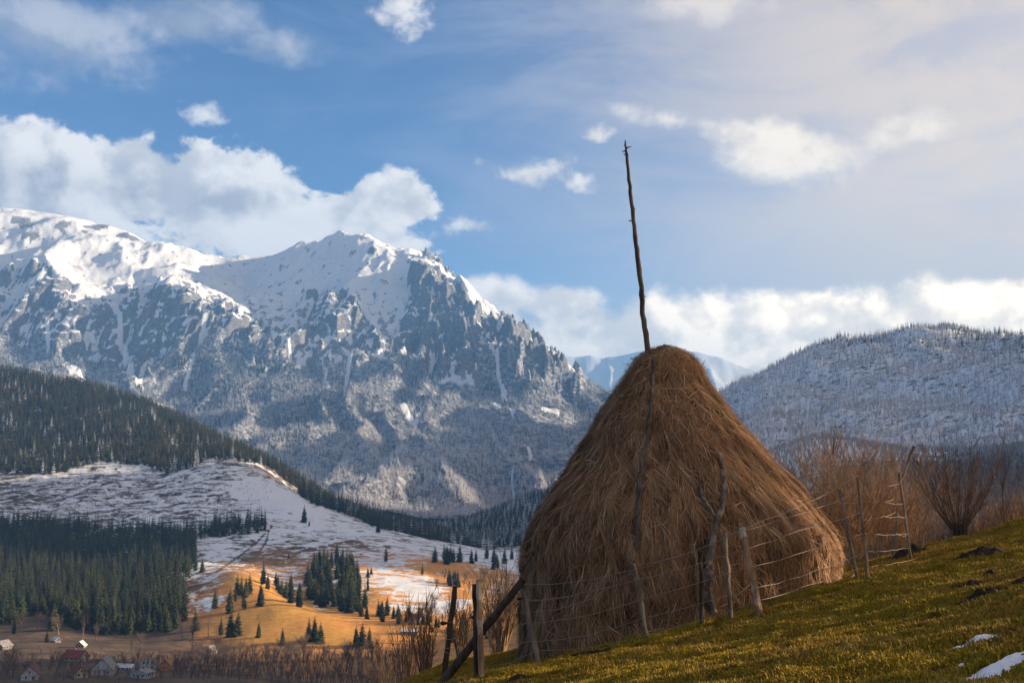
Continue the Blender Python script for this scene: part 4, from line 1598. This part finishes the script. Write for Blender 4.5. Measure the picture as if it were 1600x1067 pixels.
lay('molehill', 1538, 936, 0.360, 0.300, 0.145, 3, M_SOIL, 'largest dark molehill on the slope above the snow patches', 'molehill')
lay('molehill', 1524, 916, 0.195, 0.180, 0.085, 5, M_SOIL, 'small dark molehill just above the largest one', 'molehill')
lay('molehill', 1545, 902, 0.150, 0.150, 0.119, 8, M_SOIL, 'dark soil clod with a sliver of snow beside it', 'molehill')
lay('molehill', 1600, 912, 0.210, 0.180, 0.102, 9, M_SOIL, 'dark molehill cut by the edge of the picture', 'molehill')
lay('molehill', 1528, 866, 0.570, 0.480, 0.136, 11, M_SOIL, 'broad flattened brown mound high on the grass slope', 'molehill')
lay('molehill', 1425, 868, 0.510, 0.450, 0.272, 13, M_SOIL, 'dark molehill behind the last stake of the fence', 'molehill')
lay('molehill', 925, 1022, 0.510, 0.390, 0.085, 15, M_SOIL, 'flat patch of bare soil at the foot of the haystack', 'molehill')
lay('molehill', 810, 1064, 0.300, 0.300, 0.102, 17, M_SOIL, 'dark soil clod at the bottom edge beside the corner post', 'molehill')
lay('snow_patch', 1562, 1046, 0.300, 0.200, 0.040, 21, M_SNOW, 'largest white snow patch in the corner of the grass slope', 'snow patch', .9)
lay('snow_patch', 1538, 996, 0.188, 0.125, 0.040, 22, M_SNOW, 'long white snow patch on the grass above the largest one', 'snow patch', 1.0)
lay('snow_patch', 1500, 1014, 0.163, 0.088, 0.040, 23, M_SNOW, 'slim white snow patch between two others on the grass', 'snow patch', .9)
lay('snow_patch', 1508, 1041, 0.138, 0.062, 0.030, 24, M_SNOW, 'small white snow sliver beside the largest snow patch', 'snow patch', .5)
lay('snow_patch', 1482, 1033, 0.062, 0.031, 0.024, 26, M_SNOW, 'tiny white speck of snow on the grass near the slivers', 'snow patch', .5)
lay('snow_patch', 1332, 903, 0.200, 0.125, 0.060, 25, M_SNOW, 'snow patch at the foot of the leaning stakes beside the haystack', 'snow patch', .3)
lay('snow_patch', 1554, 899, 0.112, 0.075, 0.050, 27, M_SNOW, 'thin strip of snow lying beside the dark soil clod', 'snow patch', .4)

def grass():
    ps = [tuft_proto('tuft_shape', 1, .026, 18, M_BLADE, .055), tuft_proto('tuft_shape', 2, .038, 15, M_BLADE), tuft_proto('tuft_shape', 3, .02, 20, M_BLADE, .07),
          tuft_proto('straw_shape', 4, .045, 9, M_STRAW, .05, .9, .0026), tuft_proto('straw_shape', 5, .075, 5, M_STRAW, .04, .8, .0024)]
    n = 300000
    y = RNG.uniform(4.5, 27, n)
    x = RNG.uniform(-.16, .56, n) * y
    dens = .5 + .5 * fbm(x * .8, y * .8, 3, 61)
    fall = np.clip(15 / y, .3, 1.0)
    ok = RNG.random(n) < (.35 + .65 * sstep(.15, .5, dens)) * fall
    ok &= np.hypot(x - 2.8, y - HAY_Y) > 2.3
    for (cx, cy, rx, ry, sk) in COVERED:
        dy = (y - cy) / ry
        ok &= ((x - cx - (y - cy) * sk) / rx) ** 2 + dy ** 2 > RNG.uniform(.5, 1.05, n)
    x, y = x[ok], y[ok]
    z = ground_z(x, y)
    straw = RNG.random(len(x)) < .05 + .18 * sstep(.1, .5, fbm(x * .5, y * .5, 3, 37)) + .25 * sstep(.5, 0, np.abs(np.hypot(x - 2.8, y - HAY_Y) - 2.75))
    var = np.where(straw, pick((3, 4), len(x)), pick((0, 1, 2), len(x)))
    o = scatter('pasture_grass', np.stack([x, y, z], 1), RNG.uniform(.6, 1.35, len(x)), var, ps)
    tag(o, 'short yellow green grass and straw covering the near slope', 'grass', kind='stuff')


grass()


M_SHOOT = bark_material('willow_shoots', (.11, .062, .036), (.28, .16, .09))
M_SHOOT2 = bark_material('brown_shoots', (.20, .12, .065), (.44, .27, .145))


def shoots(name, base, n, hmin, hmax, fan, label, cat, mat, stump=.25, twigs=5, group=None, thick=.011, seed=1, upright=.6, curl=.05):
    """A coppiced shrub: stump plus many shoots fanning out, each with side twigs."""
    rd = random.Random(seed)
    root = empty(name, base)
    if stump:
        sb = MB()
        for k in range(9):
            a = rd.uniform(0, 6.28); r = stump * rd.uniform(.2, .8)
            q = np.array([math.cos(a) * r, math.sin(a) * r, 0])
            sb.tube([q * .6 - (0, 0, .3), q * .8 + (0, 0, stump * .4), q * 1.25 + (0, 0, stump * rd.uniform(.8, 1.4))], [stump * .36, stump * .3, stump * .17], 7, rough=.18)
        sb.build('stump', M_DARKWOOD, root)
    mb = MB()
    for k in range(n):
        a = rd.uniform(0, 6.28)
        out = fan * rd.random() ** .7
        d = Vector((math.cos(a) * out, math.sin(a) * out * .8, 1)).normalized()
        L = rd.uniform(hmin, hmax) * (1 - .25 * out)
        p = Vector((math.cos(a) * stump * .7, math.sin(a) * stump * .7, stump * .6))
        pts = [p]; m = 7
        for i in range(m):
            d = (d + Vector((rd.gauss(0, curl), rd.gauss(0, curl), .07 * upright))).normalized()
            pts.append(pts[-1] + d * (L / m))
        t0 = thick * rd.uniform(.6, 1.3)
        mb.tube([np.array(q) for q in pts], [t0 * (1 - .78 * i / m) for i in range(m + 1)], 4, cap=False)
        for j in range(twigs):
            i = rd.randint(2, m - 1)
            q = pts[i]; b = rd.uniform(0, 6.28)
            td = ((pts[i + 1] - q).normalized() + Vector((math.cos(b), math.sin(b), .1)) * rd.uniform(.35, .9)).normalized()
            l2 = L * rd.uniform(.10, .28)
            q2 = q + td * l2 * .5; td2 = (td + Vector((rd.gauss(0, .2), rd.gauss(0, .2), .25))).normalized()
            mb.tube([np.array(q), np.array(q2), np.array(q2 + td2 * l2 * .5)], [t0 * .42, t0 * .3, t0 * .18], 3, cap=False)
    mb.build('shoots', mat, root)
    tag(root, label, cat, group)
    return root


def at_ground(u, Y, dz=0.0):
    x = (u - CU) / FOC * Y
    return Vector((x, Y, ground_at(x, Y) + dz))


def near_shrubs():
    b = at_ground(1487, 27.0); b.z = max(b.z, P(1487, 836, 27.0).z)
    shoots('willow', b, 70, 1.6, 2.9, .95, 'coppiced willow with bare shoots fanning from a dark stump', 'shrub', M_SHOOT, .24, 8, seed=4, thick=.013)
    k = 0
    for (u, Y, n, h, fan, lab) in [
            (1300, 31, 70, 4.6, .55, 'tangled brown bush hugging the side of the haystack'),
            (1350, 33, 90, 4.8, .55, 'largest brown bush behind the stakes beside the haystack'),
            (1400, 36, 60, 4.4, .6, 'brown bush rising behind the last two stakes'),
            (1262, 34, 40, 3.6, .5, 'low dark bush half hidden by the shoulder of the haystack')]:
        k += 1
        b = at_ground(u, Y)
        top = P(u, 662 if u < 1390 else 695, Y).z
        hh = max(top - b.z, 2.5) / .93
        shoots('bush', b, int(n * 1.7), hh * .45, hh, fan * .85, lab, 'bush', M_SHOOT2, .15, 26, seed=20 + k, thick=.011, curl=.13)
    # dark crooked apple-like crowns on both flanks of the bushes
    for (u, Y, vt, sd, lab) in [(1262, 36, 690, 51, 'dark crooked small tree at the left flank of the brown bushes'), (1385, 37, 688, 52, 'dark crooked small tree between the bushes and the willow')]:
        b = at_ground(u, Y); h = P(u, vt, Y).z - b.z
        r = empty('crooked_tree', b)
        a, t = bare_tree(h, sd, depth=4, sides=5, spread=.62, splits=4, slim=.9, upright=.25)
        a.build('trunk', M_DARKWOOD, r); t.build('crown', M_DARKWOOD, r)
        tag(r, lab, 'tree')
    # slim saplings right of the willow
    for j, (u, Y, vt, lab) in enumerate([(1557, 27, 640, 'slim bare sapling just right of the willow'), (1530, 33, 700, 'thin bare sapling behind the willow shoots'), (1585, 30, 720, 'short bare sapling near the edge of the picture')]):
        b = at_ground(u, Y); h = P(u, vt, Y).z - b.z
        r = empty('sapling', b)
        a, t = bare_tree(h * 1.05, 70 + j, depth=3, sides=5, spread=.35, splits=4, slim=.42, upright=.7)
        a.build('trunk', M_SHOOT, r); t.build('crown', M_SHOOT, r)
        tag(r, lab, 'sapling')
    # tree outside the frame whose limbs reach in
    b = at_ground(1690, 24)
    r = empty('bare_tree', b)
    h = P(1690, 560, 24).z - b.z
    a, t = bare_tree(h, 93, depth=5, sides=6, spread=.6, splits=3, slim=.8, upright=.35)
    a.build('trunk', M_DARKWOOD, r); t.build('crown', M_DARKWOOD, r)
    tag(r, 'dark bare tree whose branches reach in from the edge of the picture', 'tree')
    # dull undergrowth along the crest
    n = 900
    u = RNG.uniform(1230, 1640, n); Y = RNG.uniform(27, 48, n)
    x = (u - CU) / FOC * Y
    z = ground_z(x, Y)
    ps = [bare_proto('twig_shape', s, M_SHOOT2, depth=2, splits=5, slim=1.0, upright=.7, spread=.45) for s in (31, 32, 33)]
    o = scatter('undergrowth', np.stack([x, Y, z], 1), RNG.uniform(.5, 1.6, n), pick((0, 1, 2), n), ps)
    tag(o, 'tangled brown undergrowth beyond the crest of the slope', 'undergrowth', kind='stuff')
    # low end of the fence
    for j, (u, Y, vt, n, lab) in enumerate([(640, 26, 935, 12, 'reddish bare shrub at the lower edge beside the leaning post'), (668, 24, 915, 14, 'tall reddish shoots just left of the leaning post'), (722, 23, 900, 10, 'thin bare shoots between the two low fence posts'),
                                            (785, 21.5, 880, 22, 'tangled bare bush under the propped log'), (775, 25, 870, 16, 'sunlit bare bush behind the propped log'), (612, 28, 990, 14, 'low bare shrub at the bottom edge beyond the slope')]):
        b = at_ground(u, Y); h = P(u, vt, Y).z - b.z
        shoots('shrub', b, n + 8, h * .6, h * 1.03, .34, lab, 'shrub', M_SHOOT if j < 3 else M_SHOOT2, .08, 9, seed=80 + j, thick=.016, curl=.07)


near_shrubs()


def added_shade_belt():  # unseen trees added upslope to cut the low sun on the haystack
    n = 26
    x = RNG.uniform(26, 52, n); y = RNG.uniform(8, 33, n)
    ok = x > .60 * y + 4
    x, y = x[ok], y[ok]
    z = ground_z(x, y)
    ps = [bare_proto('belt_shape', s_, M_TWIG, depth=4, splits=4, slim=1.1) for s_ in (61, 62)]
    o = scatter('shade_belt', np.stack([x, y, z], 1), RNG.uniform(9, 14, len(x)), pick((0, 1), len(x)), ps)
    tag(o, 'unseen belt of leafless trees added to shade the haystack', 'shade_belt', kind='stuff')


added_shade_belt()

# ------------------------------------------------------------------ single conifers in the valley
def conifer_kind(seed, whorls, arms, width):
    v, f = conifer_crown(1.0, seed, whorls, arms, width)
    crown = bpy.data.meshes.new('crown'); crown.from_pydata(v, [], f); crown.materials.append(M_NEEDLE); crown.update()
    return conifer_trunk(1.0).mesh('trunk', M_BARK), crown


CKINDS = [conifer_kind(101, 17, 10, .23), conifer_kind(102, 18, 10, .27), conifer_kind(103, 16, 9, .20), conifer_kind(104, 15, 10, .31)]
N_CON = 0


def conifer(p, h, label, group=None, kind=None):
    global N_CON
    N_CON += 1
    tr, cr = CKINDS[random.randrange(4) if kind is None else kind]
    r = empty('spruce_tree', p, random.uniform(0, 6.28))
    r.scale = (h, h, h)
    obj_of('trunk', tr, r); obj_of('crown', cr, r)
    tag(r, label, 'tree', group)


def conifer_px(u, v, hpx, label, group=None, lo=700, hi=1900, kind=None):
    p = hit(u, v, lo, hi, 700)
    conifer(p, hpx / FOC * p.y, label, group, kind)


for (x_, y_, z_, h_) in EDGE_TREES:
    u_ = CU + FOC * x_ / y_
    where = ('by the picture edge' if u_ < 50 else 'above the snow streak' if u_ < 105 else 'behind the gabled hut' if u_ < 165 else 'above the valley field' if u_ < 235 else 'at the corner facing the gold meadow')
    conifer((x_, y_, z_), h_, ('tall' if h_ > 19 else 'low' if h_ < 14.5 else 'middling') + ' dark spruce at the near forest edge ' + where, 'spruces along the near edge of the forest')

for (u, v, h, k, lab) in [
        (475, 816, 27, 1, 'lone tall spruce standing on the snowy upper pasture'),
        (483, 822, 11, 2, 'tiny spruce close to the lone tall one on the snowy pasture'),
        (603, 878, 27, 2, 'lone dark spruce on the slope above the sunlit snow field'),
        (316, 894, 23, 1, 'lone spruce on the frosty dome beside the forest corner'),
        (591, 832, 20, 3, 'dark spruce jutting from the forest strip onto the upper pasture'),
        (451, 872, 9, 1, 'tiny conifer on a bare brown bump of the pasture'),
        (407, 946, 36, 1, 'rightmost spruce of the group on the gold meadow, standing apart'),
        (336, 950, 28, 3, 'leftmost spruce of the meadow group beside the snow'),
        (359, 957, 38, 1, 'widest spruce at the front of the meadow group'),
        (381, 951, 32, 2, 'front spruce in the middle of the meadow group'),
        (370, 930, 33, 0, 'tall spruce at the back left of the meadow group'),
        (377, 930, 30, 2, 'slim spruce at the back middle of the meadow group'),
        (384, 932, 30, 1, 'dark spruce at the back of the meadow group'),
        (390, 928, 33, 0, 'tall spruce at the back right of the meadow group'),
        (368, 940, 22, 2, 'small pale spruce inside the meadow group'),
        (345, 993, 30, 2, 'slim dark spruce left of the wide pair below the meadow'),
        (360, 995, 40, 3, 'left one of the wide dark pair below the gold meadow'),
        (371, 994, 38, 3, 'right one of the wide dark pair below the gold meadow'),
        (404, 996, 24, 1, 'dark spruce alone at the bottom of the gold meadow'),
        (441, 1008, 26, 1, 'pointed dark spruce among bare trees below the meadow'),
        (305, 985, 32, 3, 'dark conifer at the corner of the forest by the meadow'),
        (482, 1003, 36, 0, 'left spruce of the three at the foot of the gold meadow'),
        (491, 1002, 38, 1, 'middle spruce of the three at the foot of the gold meadow'),
        (501, 1005, 32, 3, 'right spruce of the three at the foot of the gold meadow'),
        (556, 1010, 32, 1, 'left spruce of the dark trio at the snowy meadow edge'),
        (566, 1009, 35, 3, 'middle spruce of the dark trio at the snowy meadow edge'),
        (577, 1012, 32, 1, 'right spruce of the dark trio at the snowy meadow edge'),
        (411, 913, 36, 0, 'tallest spruce at the head of the gully behind the meadow'),
        (418, 920, 24, 1, 'broad spruce second in the gully row behind the meadow'),
        (83, 985, 42, 3, 'large dark spruce beside the snow streak above the village'),
        (73, 1003, 18, 1, 'small dark spruce above the village roofs'),
        (660, 898, 18, 2, 'small spruce among bushes above the sunlit snow field'),
        (580, 897, 12, 3, 'tiny spruce at the upper edge of the sunlit snow field'),
        (22, 990, 26, 0, 'dark spruce near the picture edge above the village')]:
    conifer_px(u, v, h, lab, None, 690, 1900, k)


def ordinal(k):
    words = ('first', 'second', 'third', 'fourth', 'fifth', 'sixth', 'seventh', 'eighth', 'ninth', 'tenth')
    return words[k] if k < 10 else '%d%s' % (k + 1, {1: 'st', 2: 'nd', 3: 'rd'}.get((k + 1) % 10 if k + 1 not in (11, 12, 13) else 0, 'th'))


def conifer_patch(poly, lo, hi, spacing, hlo, hhi, label, group, limit):
    x, y, z, u, v = ground_points(poly, lo, hi, spacing)
    idx = RNG.permutation(len(x))[:limit]
    idx = idx[np.argsort(u[idx])]
    for k, i in enumerate(idx):
        lab = label + (', left half' if k < len(idx) / 2 else ', right half') if len(idx) > 30 else label + ', %s from the left' % ordinal(k)
        conifer((x[i], y[i], z[i]), RNG.uniform(hlo, hhi), lab, group)


conifer_patch([(478, 935), (484, 890), (505, 878), (545, 876), (556, 900), (562, 925), (575, 950), (545, 958), (505, 950)], 850, 1200, 8.0, 14, 23, 'tall spruce in the dense patch between the meadow and the snow field', 'spruces in the patch beside the snow field', 85)
conifer_patch([(420, 912), (450, 916), (480, 945), (478, 955), (450, 940)], 850, 1120, 9, 11, 18, 'spruce in the gully row behind the gold meadow', 'spruces in the gully behind the meadow', 16)
conifer_patch([(555, 900), (580, 900), (578, 935), (562, 930)], 850, 1200, 12, 7, 13, 'young spruce at the flank of the patch by the snow field', 'young spruces beside the patch', 8)
conifer_patch([(560, 952), (600, 957), (650, 968), (690, 975), (690, 984), (640, 978), (560, 965)], 780, 1000, 10, 9, 15, 'dark conifer in the row below the sunlit snow field', 'conifers in the row below the snow field', 28)
conifer_patch([(672, 876), (720, 874), (722, 882), (676, 884)], 1100, 1400, 11, 15, 22, 'spruce in the clump at the corner of the upper pasture', 'spruces in the pasture corner clump', 10)
conifer_patch([(688, 908), (718, 912), (716, 918), (690, 914)], 950, 1200, 9, 11, 15, 'spruce in the small clump beside the brown hedge', 'spruces in the small clump by the hedge', 6)
conifer_patch([(730, 872), (800, 872), (800, 890), (735, 890)], 1000, 1450, 18, 14, 20, 'spruce on the snow between the pasture and the haystack', 'spruces beside the haystack edge', 10)
conifer_patch([(690, 985), (780, 985), (780, 1010), (690, 1005)], 760, 950, 13, 12, 18, 'conifer in the dusky wood behind the low fence posts', 'conifers behind the low fence posts', 14)
print('single conifers', N_CON)

# ------------------------------------------------------------------ leafless trees in the valley
def bare_kind(seed, **kw):
    a, b = bare_tree(1.0, seed, **kw)
    return a.mesh('trunk', M_TWIG), b.mesh('crown', M_TWIG)


BKINDS = [bare_kind(s, depth=4, splits=4, slim=1.5, upright=.55, spread=.5) for s in (201, 202, 203)] + [bare_kind(204, depth=4, splits=3, slim=1.3, upright=.9, spread=.35)]


def bare_single(p, h, label, group=None, kind=None):
    tr, cr = BKINDS[random.randrange(4) if kind is None else kind]
    r = empty('bare_tree', p, random.uniform(0, 6.28))
    r.scale = (h * random.uniform(.9, 1.2), h * random.uniform(.9, 1.2), h)
    obj_of('trunk', tr, r); obj_of('crown', cr, r)
    tag(r, label, 'tree', group)


for (u, v, h, lab) in [
        (35, 990, 42, 'pale bare tree at the forest foot near the picture edge'), (58, 985, 34, 'slim bare tree at the forest foot above the snow streak'), (92, 992, 38, 'bare birch in front of the dark forest above the gabled hut'),
        (128, 1002, 46, 'wide bare tree before the dark forest by the gabled hut'), (150, 1000, 34, 'bare tree right of the gabled hut'), (205, 1015, 26, 'rounded leafless tree at the edge of the valley field'),
        (222, 1012, 30, 'leafless tree between the valley field and the forest'), (285, 1000, 44, 'tall leafless tree at the forest corner'), (300, 1000, 40, 'leafless tree beside the forest corner conifer'),
        (325, 995, 36, 'leafless tree below the frosty dome'), (475, 1035, 52, 'pale leafless tree under the three meadow spruces'), (560, 1040, 52, 'pale leafless tree under the dark trio'),
        (590, 1055, 70, 'tall leafless tree at the bottom edge left of the slope'), (540, 1050, 60, 'broad leafless tree at the bottom edge below the trio'), (20, 1060, 60, 'dark bare tree in front of the nearest village house'),
        (85, 1062, 56, 'tall bare tree between two village houses'), (6, 1062, 50, 'thin bare tree at the corner of the village')]:
    bare_single(hit(u, v, 520, 1100, 600), h / FOC * hit(u, v, 520, 1100, 600).y, lab)


def bare_patch(poly, lo, hi, spacing, hlo, hhi, label, group, limit, places=()):
    x, y, z, u, v = ground_points(poly, lo, hi, spacing)
    idx = RNG.permutation(len(x))[:limit]
    for i in idx:
        lab = label
        for lim, where in places:
            if u[i] < lim:
                lab = label + ' ' + where
                break
        bare_single((x[i], y[i], z[i]), RNG.uniform(hlo, hhi), lab, group)


bare_patch([(300, 1015), (620, 1022), (625, 1040), (290, 1032)], 600, 800, 11, 9, 15, 'brown leafless tree in the belt below the gold meadow', 'leafless trees below the gold meadow', 70,
           ((390, 'under the wide dark pair'), (460, 'under the pointed lone spruce'), (525, 'under the three spruces'), (900, 'under the dark trio')))
bare_patch([(0, 1030), (100, 1030), (300, 1030), (290, 1064), (0, 1064)], 560, 720, 9, 4, 9, 'brown leafless tree in the village', 'leafless trees in the village', 110,
           ((75, 'beside the large white gabled house'), (140, 'around the two red roofed cottages'), (185, 'beside the big white barn'), (245, 'around the orange roofed house'), (400, 'beyond the narrow orange house')))
bare_patch([(690, 900), (800, 900), (800, 1000), (640, 1000)], 780, 1200, 14, 9, 15, 'rusty leafless tree behind the low fence posts', 'leafless trees behind the low fence posts', 50,
           ((700, 'left of the leaning post'), (750, 'between the two posts'), (900, 'beside the propped log')))


def thickets():
    x, y, z, u, v = ground_points([(270, 1022), (640, 1022), (640, 1075), (270, 1060)], 560, 790, 5.0)
    a = np.stack([x, y, z], 1); h = RNG.uniform(4, 9, len(x))
    x, y, z, u, v = ground_points([(0, 1012), (270, 1020), (270, 1070), (0, 1070)], 560, 760, 7.5)
    keep = RNG.random(len(x)) < .55
    a = np.concatenate([a, np.stack([x, y, z], 1)[keep]]); h = np.concatenate([h, RNG.uniform(2.0, 5, keep.sum())])
    o = scatter('valley_thicket', a, h, pick(K_BARE, len(a)), PROTOS)
    tag(o, 'purple brown leafless thicket filling the valley bottom', 'thicket', kind='stuff')
    x, y, z, u, v = ground_points([(-100, 735), (100, 728), (220, 725), (330, 716), (430, 735), (420, 800), (200, 805), (-100, 800)], 1450, 2100, 12)
    n = fbm(x / 70, y / 70, 3, 44)
    keep = RNG.random(len(x)) < .25 + .55 * sstep(.0, .5, n)
    p3 = np.stack([x, y, z], 1)[keep]
    o = scatter('clearing_brush', p3, RNG.uniform(1.5, 5.0, len(p3)), np.where(RNG.random(len(p3)) < .5, pick(K_BARE, len(p3)), pick(K_DARK, len(p3))), PROTOS)
    tag(o, 'dark stumps and brush dotting the snowy clear cut', 'brush', kind='stuff')
    # brown hedge line on the sunlit slope and rank bushes near it
    x, y, z, u, v = ground_points([(690, 890), (760, 918), (760, 926), (690, 900)], 950, 1250, 5)
    o = scatter('hedge_bushes', np.stack([x, y, z], 1), RNG.uniform(2.5, 5.0, len(x)), pick(K_BARE, len(x)), PROTOS)
    tag(o, 'brown bushes along the sunlit slope beside the haystack', 'bushes', kind='stuff')


thickets()

# ------------------------------------------------------------------ village
def plaster(name, a, b):
    m = Mat(name, .9, .2)
    n = m.noise(m.obj_coord(), .9, 4, .6)
    m.color(m.mix(n.smooth(.35, .65), a, b))
    return m.m


M_WHITE = plaster('white_plaster', (.26, .26, .28), (.45, .45, .47))
M_CREAM = plaster('cream_plaster', (.32, .26, .20), (.46, .38, .29))
M_PLANK = plaster('grey_planks', (.16, .14, .13), (.28, .25, .23))
M_RED = plaster('red_tiles', (.16, .045, .035), (.26, .075, .05))
M_ORANGE = plaster('orange_tiles', (.30, .12, .06), (.42, .19, .09))
M_GREYROOF = plaster('grey_roof', (.17, .16, .16), (.30, .29, .29))
M_SNOWROOF = plaster('snowy_roof', (.48, .49, .52), (.66, .67, .70))
mg = Mat('window_glass', .15, .5); mg.color((.02, .022, .028)); M_GLASS = mg.m
M_FRAME = plaster('window_frame', (.45, .43, .40), (.55, .53, .5))
M_DOOR = plaster('wooden_door', (.09, .05, .03), (.14, .08, .05))


def house(u, v, rz, w, d, h, rh, wall, roof, label, windows=3, chimney=True, storeys=1, name='house', cat='house'):
    p = hit(u, v, 520, 1000, 700)
    w, d, h, rh = w * .86, d * .86, h * .86, rh * .86
    r = empty(name, p, rz)
    mb = MB()
    mb.add([(-w / 2, -d / 2, -1.5), (w / 2, -d / 2, -1.5), (w / 2, d / 2, -1.5), (-w / 2, d / 2, -1.5), (-w / 2, -d / 2, h), (w / 2, -d / 2, h), (w / 2, d / 2, h), (-w / 2, d / 2, h), (0, -d / 2, h + rh), (0, d / 2, h + rh)],
           [(0, 1, 5, 8, 4), (2, 3, 7, 9, 6), (1, 2, 6, 5), (3, 0, 4, 7)])
    mb.build('wall', wall, r)
    e, ov, t = .7, .6, .18
    sl = rh / (w / 2)
    rb = MB()
    for s in (-1, 1):
        x0, z0 = s * (w / 2 + e), h - e * sl
        rb.add([(0, -d / 2 - ov, h + rh + .02), (x0, -d / 2 - ov, z0 + .02), (x0, d / 2 + ov, z0 + .02), (0, d / 2 + ov, h + rh + .02),
                (0, -d / 2 - ov, h + rh + .02 + t), (x0, -d / 2 - ov, z0 + .02 + t), (x0, d / 2 + ov, z0 + .02 + t), (0, d / 2 + ov, h + rh + .02 + t)],
               [(0, 3, 2, 1), (4, 5, 6, 7), (0, 1, 5, 4), (1, 2, 6, 5), (2, 3, 7, 6), (3, 0, 4, 7)])
    ro = rb.build('roof', roof, r)
    if chimney:
        cb = MB(); cb.box((w * .12, d * .1, h + rh * .4), (w * .12 + .7, d * .1 + .7, h + rh + 1.1)); cb.build('chimney', M_ORANGE, ro)

    def opening(x, z, ww, hh, face, nm, mat, fr=True):
        # face 'front' is the gable towards the camera, 'side' the long right wall
        def put(mbx, lo, hi, a, b):
            if face == 'front':
                mbx.box((lo[0], -d / 2 - b, lo[1]), (hi[0], -d / 2 - a, hi[1]))
            elif face == 'side':
                mbx.box((w / 2 + a, lo[0], lo[1]), (w / 2 + b, hi[0], hi[1]))
            else:
                mbx.box((-w / 2 - b, lo[0], lo[1]), (-w / 2 - a, hi[0], hi[1]))
        g = MB(); put(g, (x - ww / 2, z), (x + ww / 2, z + hh), .003, .03); go = g.build(nm, mat, r)
        if fr:
            f = MB(); q = .12
            put(f, (x - ww / 2 - q, z - q), (x - ww / 2, z + hh + q), .003, .08); put(f, (x + ww / 2, z - q), (x + ww / 2 + q, z + hh + q), .003, .08)
            put(f, (x - ww / 2, z + hh), (x + ww / 2, z + hh + q), .003, .08); put(f, (x - ww / 2, z - q), (x + ww / 2, z), .003, .08)
            f.build('frame', M_FRAME, go)
    if windows:
        for fl in range(storeys):
            z = 1.0 + fl * 2.8
            for k in range(windows):
                x = (k - (windows - 1) / 2) * (w * .8 / windows)
                if fl == 0 and k == windows // 2 and windows > 1:
                    opening(x, .0, 1.1, 2.1, 'front', 'door', M_DOOR, False)
                else:
                    opening(x, z, 1.0, 1.25, 'front', 'window', M_GLASS)
            for sd in ('side', 'other'):
                for k in range(3):
                    opening((k - 1) * d * .27, z, 1.0, 1.25, sd, 'window', M_GLASS)
        if rh > 2.6:
            opening(0, h + .5, .9, 1.1, 'front', 'window', M_GLASS)
    else:
        for k in range(4):
            opening((k - 1.5) * w * .22, .3, .45, h * .9, 'front', 'slot', M_DOOR, False)
    tag(r, label, cat)
    return r


house(47, 1060, .35, 10, 13, 3.6, 5.2, M_WHITE, M_RED, 'large house with white gable and dark red roof at the village corner', 2)
house(4, 1014, -.3, 9, 10, 3, 3.6, M_PLANK, M_GREYROOF, 'grey roofed hut at the picture edge above the village', 2, False)
house(126, 1012, .1, 6.5, 8, 2.4, 3.0, M_PLANK, M_SNOWROOF, 'small hut with a pale snowy gable at the field edge', 1, False, name='hut', cat='hut')
house(118, 1032, 1.25, 9, 15, 3.2, 4.0, M_CREAM, M_RED, 'long house with a dull red roof behind the white barn', 2)
house(124, 1057, .6, 8, 10, 3, 3.8, M_CREAM, M_RED, 'cream cottage with a brown gable beside the white barn', 2)
house(163, 1052, .15, 13, 16, 3.6, 7.0, M_WHITE, M_GREYROOF, 'big white gabled barn with dark vertical slots in the village', 0, False, name='barn', cat='barn')
house(197, 1048, 1.3, 7, 12, 3.0, 1.6, M_WHITE, M_SNOWROOF, 'low shed with a white roof right of the big barn', 2, False, name='shed', cat='shed')
house(228, 1045, .5, 10, 12, 5.6, 3.6, M_WHITE, M_ORANGE, 'two storey white house with an orange tiled roof', 3, True, 2)
house(222, 1058, -.25, 12, 9, 3.4, 1.8, M_WHITE, M_GREYROOF, 'low white house in front of the orange roofed one', 3, False)
house(258, 1046, .2, 6, 8, 4.2, 3.6, M_ORANGE, M_ORANGE, 'narrow orange house at the end of the village', 1)
house(330, 1022, -.35, 5.5, 7, 1.2, 5.6, M_WHITE, M_GREYROOF, 'small steep white gable among the bare trees', 1, False, name='hut', cat='hut')
house(652, 973, .9, 7, 12, 4.2, 3.4, M_WHITE, M_RED, 'red roofed house beside the sunlit snow field', 2, False)
house(640, 990, 1.45, 8, 14, 2.6, 1.3, M_PLANK, M_SNOWROOF, 'long low shed with snowy roof below the red roofed house', 2, False, name='shed', cat='shed')
house(88, 1003, .8, 5, 7, 2.2, 2.2, M_PLANK, M_SNOWROOF, 'tiny snowy roofed shed below the snow streak', 1, False, name='shed', cat='shed')

# ------------------------------------------------------------------ air
def haze():
    mb = MB()
    mb.box((-9000, -6000, -152), (11000, 18500, 2200))
    m = bpy.data.materials.new('haze')
    m.use_nodes = True
    t = m.node_tree
    t.nodes.clear()
    v = t.nodes.new('ShaderNodeVolumePrincipled')
    v.inputs['Color'].default_value = (.18, .46, 1.0, 1)
    v.inputs['Density'].default_value = 7.4e-5
    v.inputs['Anisotropy'].default_value = 0.1
    o = t.nodes.new('ShaderNodeOutputMaterial')
    t.links.new(v.outputs[0], o.inputs['Volume'])
    ob = mb.build('haze', m)
    tag(ob, 'pale blue winter haze filling the valley', 'haze', kind='stuff')


haze()
